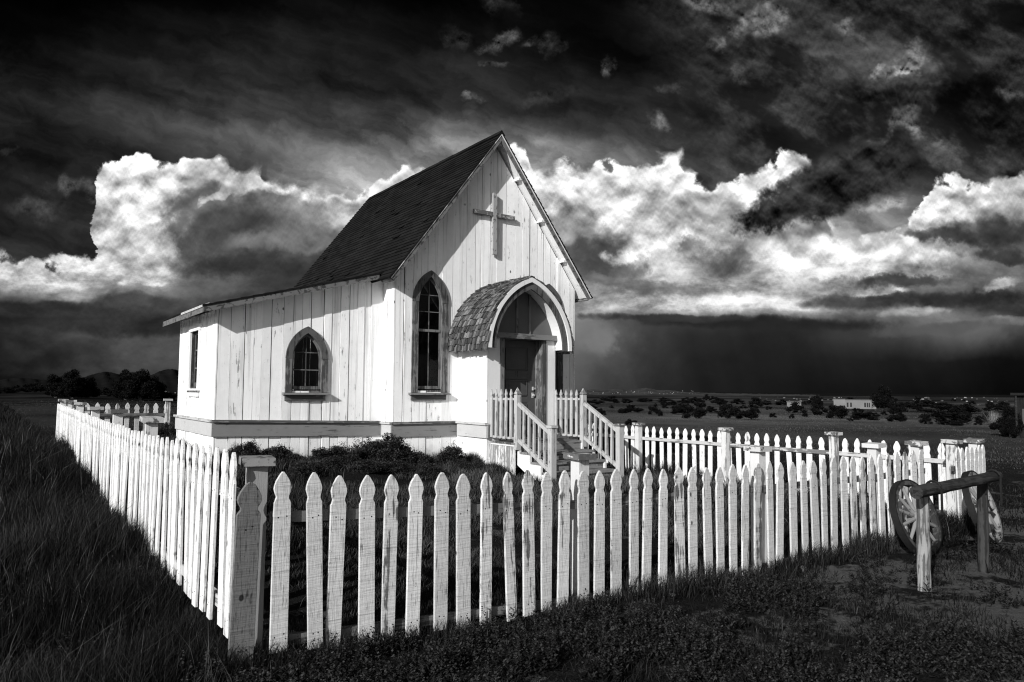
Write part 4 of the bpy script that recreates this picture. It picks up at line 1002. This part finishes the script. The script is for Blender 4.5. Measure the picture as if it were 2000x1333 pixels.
UB = [(1188, 788, 773, 42, 'dark juniper thicket at the left end of the plain, just right of the church steps'), (1235, 807, 791, 40, 'low wide dark juniper bush on the plain above the handrail foot'),
  (1276, 810, 788, 24, 'upright dark juniper bush above the first fence post right of the steps'), (1332, 810, 789, 42, 'round dark juniper bush left half of the pair above the right fence'),
  (1357, 818, 791, 40, 'dark juniper bush in front half of the pair above the right fence'), (1424, 819, 787, 46, 'large dark juniper bush left end of the long clump beyond the right fence'),
  (1462, 820, 799, 54, 'low dark juniper bush right end of the long clump beyond the right fence'), (1555, 807, 786, 36, 'dark juniper bush below the low pale building'),
  (1600, 811, 790, 34, 'dark juniper bush below the narrow tree'), (1636, 818, 788, 44, 'large dark juniper bush in front of the adobe house, left of it'), (1690, 821, 803, 54, 'low dark juniper bush in front of the adobe house, below its windows'),
  (1755, 825, 808, 44, 'grey green low bush right of the adobe house'), (1782, 805, 779, 46, 'dark juniper bush behind and right of the tall round tree'), (1808, 829, 812, 24, 'small round juniper bush near the middle of the right-hand bushes'),
  (1825, 818, 797, 50, 'dark juniper bush between the adobe house and the right edge'), (1871, 831, 803, 68, 'widest low dark juniper bush near the right edge'), (1884, 808, 789, 62, 'dark juniper bush behind the widest bush near the right edge'), (1924, 826, 806, 40, 'dark juniper bush behind the pale dry shrub')]
for x, y, t_, w, l in UB: bush(x, y, t_, w, l)
SB = [(1194, 798, 792, 11), (1299, 798, 790, 12), (1287, 813, 799, 14), (1367, 797, 779, 28), (1388, 804, 792, 17), (1402, 791, 778, 30), (1478, 797, 777, 32), (1510, 816, 806, 18), (1232, 831, 818, 24), (1726, 811, 802, 13), (1757, 801, 785, 32), (1840, 801, 787, 42),
  (1320, 792, 782, 26), (1345, 789, 779, 24), (1440, 790, 779, 26), (1530, 792, 781, 26), (1572, 815, 806, 14), (1260, 786, 778, 30), (1300, 785, 778, 34), (1225, 788, 779, 24), (1502, 801, 793, 14), (1660, 823, 816, 12), (1912, 831, 818, 18),
  (1156, 790, 780, 26), (1148, 800, 790, 16), (1168, 806, 799, 11), (1213, 806, 798, 12), (1440, 806, 798, 14), (1546, 818, 809, 12), (1940, 806, 792, 40), (1960, 800, 785, 30), (1735, 790, 779, 26), (1815, 795, 783, 34), (1585, 790, 781, 22)]
rg_ = random.Random(3)
for k in range(46):
    x = rg_.uniform(1140, 1985); y = 782+rg_.random()**1.5*36; w = rg_.uniform(9, 30)*(.6+(y-782)/50); SB.append((x, y, y-w*rg_.uniform(.35, .75), w))
for x, y, t_, w in SB: bush(x, y, t_, w, gl, 'small junipers on the plain')
for x, y, t_, w in [(66, 768, 747, 38), (10, 770, 756, 32), (34, 768, 753, 28), (205, 772, 757, 26), (222, 775, 760, 24), (330, 782, 766, 26), (345, 776, 768, 20), (-40, 771, 754, 40)]:
    bush(x, y, t_, w, 'dark juniper bush in the distance left of the church', 'junipers in the distance on the left')

# pale dry shrub by the right edge
p = at(1940, 831); s = 56/FPX*(p@_f); rg = np.random.default_rng(5); V = []; S = []
for k in range(230):
    a = rg.uniform(0, 6.28); e = rg.uniform(.25, 1.5); d = np.array([math.cos(a)*math.cos(e), math.sin(a)*math.cos(e), math.sin(e)])*s*rg.uniform(.38, .62)
    b = np.array([p[0], p[1], p[2]])+rg.normal(size=3)*np.array([.05, .05, 0])*s; side = np.cross(d, [0, 0, 1.]); side /= np.linalg.norm(side)+1e-6
    wd = s*.008; V += [b-side*wd, b+side*wd, b+d]; S += [rg.uniform(.1, 1)]*3
me = fast_mesh('dry_shrub', (np.array(V)-p)*K, np.zeros((0, 4), int), np.arange(len(V)).reshape(-1, 3), M['yucca'], np.array(S))
o = bpy.data.objects.new('dry_shrub', me); col.objects.link(o); o.location = W(p); tag(o, 'pale spiky dry shrub left of the shed at the right edge', 'shrub')

# rabbitbrush against the church wall
def brush_mesh(name, seed, ns_=520):
    rg = np.random.default_rng(seed); V = []; S = []
    for k in range(ns_):
        a = rg.uniform(0, 6.28); e = math.asin(rg.uniform(.12, 1)); ln = rg.uniform(.55, 1)*(.75+.25*math.sin(3*a+seed))
        d = np.array([math.cos(a)*math.cos(e)*.55, math.sin(a)*math.cos(e)*.55, math.sin(e)])*ln
        b = rg.normal(size=3)*np.array([.05, .05, 0]); side = np.cross(d, rg.normal(size=3)); side /= np.linalg.norm(side)+1e-6
        w = .006; tip = b+d; V += [b-side*w, b+side*w, tip]; S += [rg.uniform(0, .35)]*3
        for q in range(20):
            f = rg.uniform(.3, 1.02)**.7; c = b+d*f+rg.normal(size=3)*.022; t1 = rg.normal(size=3)+np.array([0, 0, .9])+d; t1 /= np.linalg.norm(t1); t2 = np.cross(t1, rg.normal(size=3)); t2 /= np.linalg.norm(t2)
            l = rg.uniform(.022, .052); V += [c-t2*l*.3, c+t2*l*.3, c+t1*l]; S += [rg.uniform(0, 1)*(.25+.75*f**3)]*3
    return fast_mesh(name, np.array(V)*K, np.zeros((0, 4), int), np.arange(len(V)).reshape(-1, 3), M['sage'], np.array(S))
def join_mesh(a, b_):
    bm = bmesh.new(); bm.from_mesh(a); bm.from_mesh(b_); bm.to_mesh(a); bm.free(); return a
BM_ = [join_mesh(crown('rabbitbrush', 26, 7000, .030, flat=.7, seed=60+i, mt='sage', cr=.42), brush_mesh('sprays', i)) for i in range(4)]
def brush(px, py, w, h, label, Y=None, X=None, group=None):
    d = ray(px, py); 
    P_ = d*(Y/d[1]) if Y else d*(X/d[0]); z = gz(P_[0], P_[1]); dep = P_@_f
    o = bpy.data.objects.new('rabbitbrush', random.choice(BM_)); col.objects.link(o); o.location = W((P_[0], P_[1], z-.01))
    s = w/FPX*dep; o.scale = (s*1.15, s*1.15, h/FPX*dep*1.25); o.rotation_euler = (0, 0, random.uniform(0, 6)); tag(o, label, 'shrub', group)
brush(763, 890, 80, 60, 'tallest dark rabbitbrush in the middle of the row against the church wall', Y=10.45)
brush(715, 890, 70, 56, 'dark bushy rabbitbrush left of the tallest one against the church wall', Y=10.65)
brush(660, 890, 62, 42, 'pale green rabbitbrush against the wall below the small arched window', Y=10.75)
brush(815, 895, 52, 38, 'low rabbitbrush right of the tallest one against the church wall', Y=10.3)
brush(880, 900, 52, 50, 'lone round rabbitbrush by the porch corner', Y=10.3)
brush(548, 890, 56, 40, 'grassy rabbitbrush at the wall left of the small arched window', Y=10.9)
brush(490, 880, 46, 42, 'dark rabbitbrush behind the near corner post cap', Y=10.9)
brush(462, 880, 30, 34, 'small rabbitbrush at the left front corner of the church', Y=11.0)
brush(352, 872, 40, 52, 'dark rabbitbrush at the back left corner of the church', Y=14.15)
brush(322, 870, 26, 36, 'small rabbitbrush left of the back corner of the church', Y=14.6)
brush(600, 905, 60, 30, 'low spreading shrub in the yard under the small arched window', Y=9.6)
brush(840, 915, 60, 26, 'low spreading shrub in the yard in front of the porch wall', Y=9.4)
gb = 'rough low rabbitbrush growing along the foot of the church wall'
for px_, w_, h_, Y_ in ((575, 46, 26, 10.8), (625, 52, 34, 10.7), (690, 46, 40, 10.5), (738, 60, 48, 10.55), (790, 46, 44, 10.35), (848, 40, 26, 10.35), (905, 36, 26, 9.9), (930, 34, 22, 9.75), (520, 44, 28, 10.85), (652, 60, 24, 10.2), (720, 70, 26, 9.9), (775, 64, 24, 9.8)):
    brush(px_, 895, w_, h_, gb, Y=Y_, group='scrub along the church wall')
brush(1231, 829, 30, 16, 'small dark shrub just beyond the first post of the right fence', X=14.)

# stones
def rock(px, py, w, h, label, seed):
    p = at(px, py); dep = p@_f; s = w/FPX*dep/2; hz = h/FPX*dep
    bm = bmesh.new(); bmesh.ops.create_icosphere(bm, subdivisions=3, radius=1); rg = np.random.default_rng(seed); pl = rg.normal(size=(9, 3)); pl /= np.linalg.norm(pl, axis=1)[:, None]; dd = rg.uniform(.55, .9, 9)
    for v_ in bm.verts:
        c = np.array(v_.co)
        for n_, d_ in zip(pl, dd):
            k = c@n_-d_
            if k > 0: c = c-n_*k
        v_.co = c*(1+.05*math.sin(c[0]*9+c[1]*7)*math.sin(c[2]*8))
    me = bpy.data.meshes.new('rock'); bm.to_mesh(me); bm.free(); me.materials.append(M['rock'])
    o = bpy.data.objects.new('rock', me); col.objects.link(o); o.location = W((p[0], p[1], p[2]+hz*.25)); o.scale = (s*K, s*K, hz*K*.6); o.rotation_euler = (0, 0, rg.uniform(0, 6)); tag(o, label, 'rock')
rock(1420, 1140, 26, 16, 'pale angular stone at the foot of the near fence, left one of the two', 1)
rock(1570, 1115, 22, 12, 'smaller pale stone farther right, in front of the near fence', 2)
rock(1516, 1145, 12, 8, 'small pale pebble on the ground between the two pale stones', 3)
rock(1315, 1165, 12, 7, 'small pebble at the grass edge left of the pale stones', 4)
rock(1049, 1252, 14, 7, 'small flat pebble in the weeds below the near fence', 5)

# ------------------------------------------------------------------ far buildings
p = at(1676, 799); dep = p@_f; u_ = dep/FPX     # metres-per-pixel at the house
def far_dirs(p):
    d = np.array([p[0], p[1], 0]); d /= np.linalg.norm(d); return d, np.array([d[1], -d[0], 0])
fd, fr = far_dirs(p)
def fbox(mb, x0, x1, d0, d1, z0, z1, p=p, u=u_, fd=fd, fr=fr):
    o_ = np.array(p); vs = []
    for z in (z0, z1):
        for a, b in ((x0, d0), (x1, d0), (x1, d1), (x0, d1)): vs.append(o_+fr*a*u+fd*b*u+np.array([0, 0, z*u]))
    mb.add(vs, [(0,3,2,1),(4,5,6,7),(0,1,5,4),(1,2,6,5),(2,3,7,6),(3,0,4,7)])
house = empty('adobe_house', tuple(p), 'pale flat-roofed adobe house on the plain beside the tall round tree', 'house')
mb = MB(); fbox(mb, -22, 24, 0, 36, -3, 17); fbox(mb, -44, -22.05, 14, 40, -3, 18); fbox(mb, 24.05, 32, 4, 30, -3, 16); mb.build('wall', [M['adobe']], house)
mb = MB(); fbox(mb, -22.6, 24.6, -.6, 36, 17.02, 18.2); fbox(mb, -44.5, -22.7, 13.5, 40, 18.02, 19); mb.build('roof', [M['pale']], house)
for x0, x1 in ((-20, -17), (-14, -11), (11, 14), (15.5, 18), (19, 21)):
    mb = MB(); fbox(mb, x0, x1, -.35, -.05, 3.5, 12); mb.build('window', [M['dark']], house)
p2 = at(1552, 796); f2, r2_ = far_dirs(p2); u2 = (p2@_f)/FPX
o2 = empty('low_building', tuple(p2), 'low pale building half hidden behind bushes left of the adobe house', 'house')
mb = MB(); fbox(mb, -14, 12, 0, 20, -3, 10, p2, u2, f2, r2_); mb.build('wall', [M['adobe']], o2)
mb = MB(); fbox(mb, -15, 13, -1, 21, 10.02, 11.6, p2, u2, f2, r2_); mb.build('roof', [M['pale']], o2)
def far_house(k):
    mb = MB(); w = (1, 1.3, .8)[k]; mb.box(-.5*w, .5*w, -.4, .4, -.3, .42); mb.prism([(-.58*w, .425), (.58*w, .425), (.30*w, .62), (-.30*w, .62)], -.47, .47, 'y')
    return mb.mesh('distant_house', [M['pale']])
FH = [far_house(i) for i in range(3)]
def spread(n, x0, x1, y0, y1, wpx, label, group, hill=None, seed=0):
    rg = random.Random(seed)
    for k in range(n):
        px, py = rg.uniform(x0, x1), rg.uniform(y0, y1)
        if hill:
            d = ray(px, py); h = np.hypot(d[0], d[1]); q = np.array(d)/h*hill*rg.uniform(.93, 1)*.82
        else: q = at(px, py)
        s = rg.uniform(.6, 1.35)*wpx/FPX*(q@_f)
        o = bpy.data.objects.new('distant_house', FH[k % 3]); col.objects.link(o); o.location = W(q); o.scale = (s, s, s*.9); o.rotation_euler = (0, 0, rg.uniform(0, 6)); tag(o, label, 'house', group)
spread(60, 1140, 1360, 764, 770.5, 1.5, 'tiny pale house of the far settlement under the pale hills', 'houses of the far settlement', hill=5200, seed=1)
spread(30, 1480, 1645, 776.5, 784, 2.7, 'tiny pale house on the plain left of the adobe house', 'houses on the plain left of the adobe house', seed=2)
spread(52, 1742, 1975, 777, 794, 2.8, 'tiny pale house on the plain between the tall round tree and the shed', 'houses on the plain at the right', seed=3)
spread(8, 322, 347, 764, 769.5, 2.4, 'tiny pale house in the distance beside the left church wall', 'houses beside the left church wall', seed=4)

# dark shed at the right edge
p = at(1984, 857); d0, r0 = far_dirs(p); u3 = (p@_f)/FPX
shed = empty('shed', tuple(p), 'dark flat-roofed wooden shed cut off by the right edge', 'shed')
SB_ = lambda mb, *a: fbox(mb, *a, p, u3, d0, r0)
mb = MB()
for k in range(14): SB_(mb, k*7.+.15, k*7.+6.9, 6, 7.2, -8, 84)
SB_(mb, 0, 98, 7.3, 80, -8, 83.5); mb.build('wall', [M['shed']], shed)
mb = MB(); SB_(mb, -6, 104, -4, 86, 84.2, 89); mb.build('roof', [M['shed']], shed)
mb = MB(); SB_(mb, 1.0, 4.2, -2, 1, -8, 84); mb.build('post', [M['log']], shed)
mb = MB(); SB_(mb, 12, 18, 4.8, 5.8, 26, 58); mb.build('window', [M['rim']], shed)

# ------------------------------------------------------------------ grasses
def blades(name, n, sampler, hmin, hmax, wid, mt, label, straw=.06, lean=.35, dark=(.0, .35), drop=None, scale_r=None):
    x, y, hs = sampler(n); n = len(x); z = ground(x, y)
    r = np.hypot(x, y)
    h = RNG.uniform(hmin, hmax, n)*hs; w = wid*RNG.uniform(.6, 1.4, n)
    if scale_r: f = np.maximum(1, r/scale_r); w = w*f; h = h*np.minimum(f, 1.7)
    a = RNG.uniform(0, 2*np.pi, n); la = RNG.uniform(0, 2*np.pi, n); lm = np.abs(RNG.normal(0, lean, n))*h
    lx, ly = np.cos(la)*lm+.06*h, np.sin(la)*lm+.02*h
    sx, sy = np.cos(a)*w/2, np.sin(a)*w/2
    B = np.stack([x, y, z-.01], -1); Sd = np.stack([sx, sy, 0*sx], -1)
    Md = B+np.stack([lx*.35, ly*.35, h*.55], -1); Tp = B+np.stack([lx, ly, h], -1)
    V = np.stack([B-Sd, B+Sd, Md-Sd*.75, Md+Sd*.75, Tp], 1).reshape(-1, 3)*K; V[:, 2] += EYE
    i = np.arange(n)*5
    q = np.stack([i, i+1, i+3, i+2], -1); t = np.stack([i+2, i+3, i+4], -1)
    st = RNG.random(n) < straw
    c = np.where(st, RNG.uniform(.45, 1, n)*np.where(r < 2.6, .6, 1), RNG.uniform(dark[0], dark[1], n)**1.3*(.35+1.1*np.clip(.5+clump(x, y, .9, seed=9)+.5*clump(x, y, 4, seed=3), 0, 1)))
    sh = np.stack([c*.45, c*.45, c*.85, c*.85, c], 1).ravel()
    me = fast_mesh(name, V, q, t, M[mt], sh)
    o = bpy.data.objects.new(name, me); col.objects.link(o); tag(o, label, 'grass', kind='stuff')
def clump(x, y, s, th=0., seed=0):
    f = np.sin(x*s*1.0+seed)+np.sin(y*s*1.3+seed*2)+np.sin((x+y)*s*.7+1+seed)+np.sin((x-1.7*y)*s*1.9)+.8*np.sin(x*s*3.1+y*s*2.3)
    return f/4.8
def polar(n, r0, r1, a0, a1, pw=.0):
    u = RNG.random(n); r = r0*(r1/r0)**u
    a = np.radians(RNG.uniform(a0, a1, n)); return r*np.sin(a), r*np.cos(a)
def inchurch(x, y): return ((x > X0-.05) & (x < X1+.05) & (y > YF-.03)) | ((x > XW-.03) & (x < X0+.1) & (y > YW-.03) & (y < YWB+.03)) | ((x > PX0-.05) & (x < PX1+.12) & (y > 9.28)) | ((x > 6.55) & (x < 8.05) & (y > 8.4) & (y < 11))
def s_left(n):
    x, y = polar(int(n*2.4), 1.1, 130, -14, 42); k = (x < 1.0) | (y < 3.6) & (x < 1.5)
    k &= (y > .2) & (clump(x, y, 1.6)+.45*clump(x, y, 5.3, seed=7) > -.32+.4*RNG.random(len(x)))
    x, y = x[k][:n], y[k][:n]; hs = .45+.8*np.clip(clump(x, y, 1.6)+.4, 0, 1.1); return x, y, hs*(.5+.5*sstep(1.5, 4.5, np.hypot(x, y)))*(.5+.5*sstep(.05, .6, 1.0-x))
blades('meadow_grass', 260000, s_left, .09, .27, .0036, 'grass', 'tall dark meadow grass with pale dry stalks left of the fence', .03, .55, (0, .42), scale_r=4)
def s_stalk(n):
    x, y = polar(n*4, 1.6, 22, -14, 40); k = (x < .9) & (clump(x, y, 1.3, seed=2) > -.1+.3*RNG.random(len(x))); x2, y2 = polar(n, 3.9, 14, 5, 65); k2 = (x2 > 1.1) & (x2 < 9) & (y2 > 3.9) & ~inchurch(x2, y2)
    x = np.concatenate([x[k][:n], x2[k2][:n//4]]); y = np.concatenate([y[k][:n], y2[k2][:n//4]]); return x, y, np.where((x > 1) & (y > 3.85), .5, 1)*np.ones(len(x))
blades('dry_stalks', 2000, s_stalk, .16, .34, .0034, 'grass', 'thin pale dry stalks standing in the dark grass', .35, .6, (.2, .6), scale_r=5)
def s_yard(n):
    x, y = polar(int(n*2.6), 3.8, 17, 2, 70); k = (x > 1.05) & (x < 9.1) & (y > 3.85) & (y < 16.2) & ~inchurch(x, y) & (clump(x, y, 2.3, seed=1) > -.35+.35*RNG.random(len(x)))
    x, y = x[k][:n], y[k][:n]; return x, y, .5+.8*np.clip(clump(x, y, 2.3, seed=1)+.45, 0, 1.2)
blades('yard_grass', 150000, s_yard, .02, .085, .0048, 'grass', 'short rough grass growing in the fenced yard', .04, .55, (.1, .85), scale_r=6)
def s_edge(n):
    m_ = n//4; t = RNG.random(m_); 
    xa = 1.0+t*8.2; ya = 3.8+RNG.normal(-.05, .10, m_)
    yb = 3.8+RNG.random(m_)**1.5*12.4; xb = 1.0+RNG.normal(-.03, .09, m_)
    yc = 3.9+RNG.random(m_)*9; xc = 9.17+RNG.normal(0, .1, m_)
    t = RNG.random(m_); xd = np.where(t < .45, XW+t/.45*(PX0-XW), 6.5+RNG.normal(0, .06, m_)); yd = np.where(t < .45, np.where(xd < X0, YW, YF)-np.abs(RNG.normal(.02, .16, m_))-.03, 9.3+RNG.random(m_)*1.6)
    x = np.concatenate([xa, xb, xc, xd]); y = np.concatenate([ya, yb, yc, yd])
    k = (clump(x, y, 2.9, seed=3) > -.25+.5*(RNG.random(len(x))-.5)) & ~inchurch(x, y)
    x, y = x[k], y[k]; hs = .45+.9*np.clip(clump(x, y, 2.9, seed=3)+.3, 0, 1)*np.where((y < 4.1) & (x < 3.6), .35, np.where((y > 8.5) & (x < 8.2) & (x > 1.3), .5, .9))
    return x, y, hs
blades('fence_grass', 70000, s_edge, .05, .20, .0036, 'grass', 'wispy grass growing along the foot of the fences and walls', .05, .5, (0, .5), scale_r=6)
def s_front(n):
    x, y = polar(int(n*2.4), 1.2, 14, 8, 84); k = ((y < 3.75) & (x > .9)) | ((x > 9.25) & (y < 12))
    d = np.exp(-((x-7.4)**2*.08+(y-2.1)**2*.25)); k &= (clump(x, y, 3.1, seed=5)*.8+.25*clump(x, y, 9, seed=2) > -.42+.72*d+.3*(RNG.random(len(x))-.5))
    x, y = x[k][:n], y[k][:n]; return x, y, .6+.6*np.clip(clump(x, y, 3.1, seed=5)+.4, 0, 1)
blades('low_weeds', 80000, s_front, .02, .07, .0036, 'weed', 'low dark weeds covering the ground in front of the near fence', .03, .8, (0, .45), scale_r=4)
def s_field(n):
    x, y = polar(n*2, 9.5, 150, -14, 84); k = ~((x > .9) & (x < 9.2) & (y < 16.3)) & ~((x < 1) & (np.hypot(x, y) < 60)) & (clump(x, y, .5, seed=4)*.6+.4*clump(x, y, 1.7, seed=6) > -.45+.5*RNG.random(len(x)))
    x, y = x[k][:n], y[k][:n]; az = np.degrees(np.arctan2(x, y)); return x, y, .5+.6*np.clip(clump(x, y, .5, seed=4)+.4, 0, 1.1)
blades('field_grass', 230000, s_field, .015, .05, .0045, 'field', 'rough grass covering the open plain beyond the fences', .10, .5, (.1, .75), scale_r=14)
# leafy weeds: small upright sprigs with leaves up the stem
def sprigs(name, n, label, left=False):
    x, y = polar(n*3, 1.4, 9, -14 if left else 6, 25 if left else 80); k = (x < .85) if left else (y < 3.7) & (x > .8); d = np.exp(-((x-7.4)**2*.08+(y-2.1)**2*.25))
    k &= clump(x, y, 4.2, seed=8) > -.2+.62*d+.3*(RNG.random(len(x))-.5); x, y = x[k][:n], y[k][:n]; n = len(x); z = ground(x, y); H = RNG.uniform(.05, .15, n)
    q = 16; f = RNG.random((n, q)); base = np.stack([x, y, z], -1)[:, None, :]
    ln = RNG.normal(0, .25, (n, 1, 2)); a = RNG.uniform(0, 6.28, (n, q)); rad = .035*(1.1-f)
    c = base+np.concatenate([ln*(f*H[:, None])[..., None], (f*H[:, None])[..., None]], -1)
    d = np.stack([np.cos(a), np.sin(a), RNG.uniform(.1, 1.0, (n, q))], -1)*(rad*RNG.uniform(.6, 1.2, (n, q)))[..., None]
    s_ = np.stack([-np.sin(a), np.cos(a), 0*a], -1)*.006
    V = np.stack([c, c+d*.55+s_, c+d, c+d*.55-s_], 2).reshape(-1, 3)*K; V[:, 2] += EYE
    i = np.arange(n*q)*4; sh = np.repeat((RNG.random(n*q)**1.6*.8+.05)*(.4+.6*f.ravel()), 4)
    me = fast_mesh(name, V, np.stack([i, i+1, i+2, i+3], -1), np.zeros((0, 3), int), M['weed'], sh)
    o = bpy.data.objects.new(name, me); col.objects.link(o); tag(o, label, 'weeds', kind='stuff')
sprigs('leafy_weeds', 17000, 'small leafy weeds in the foreground before the near fence')
sprigs('leafy_weeds', 6000, 'small leafy weeds among the meadow grass left of the fence', True)

# ------------------------------------------------------------------ sun
Ld = Vector((math.sin(R(SUN_AZ))*math.cos(R(SUN_EL)), math.cos(R(SUN_AZ))*math.cos(R(SUN_EL)), -math.sin(R(SUN_EL))))
sl = bpy.data.lights.new('sun', 'SUN'); sl.energy = 4.8; sl.angle = R(.5); sl.color = (1, .995, .985)
so = bpy.data.objects.new('sun', sl); col.objects.link(so); so.rotation_euler = Ld.to_track_quat('-Z', 'Y').to_euler(); so.location = (-20, -10, 20)
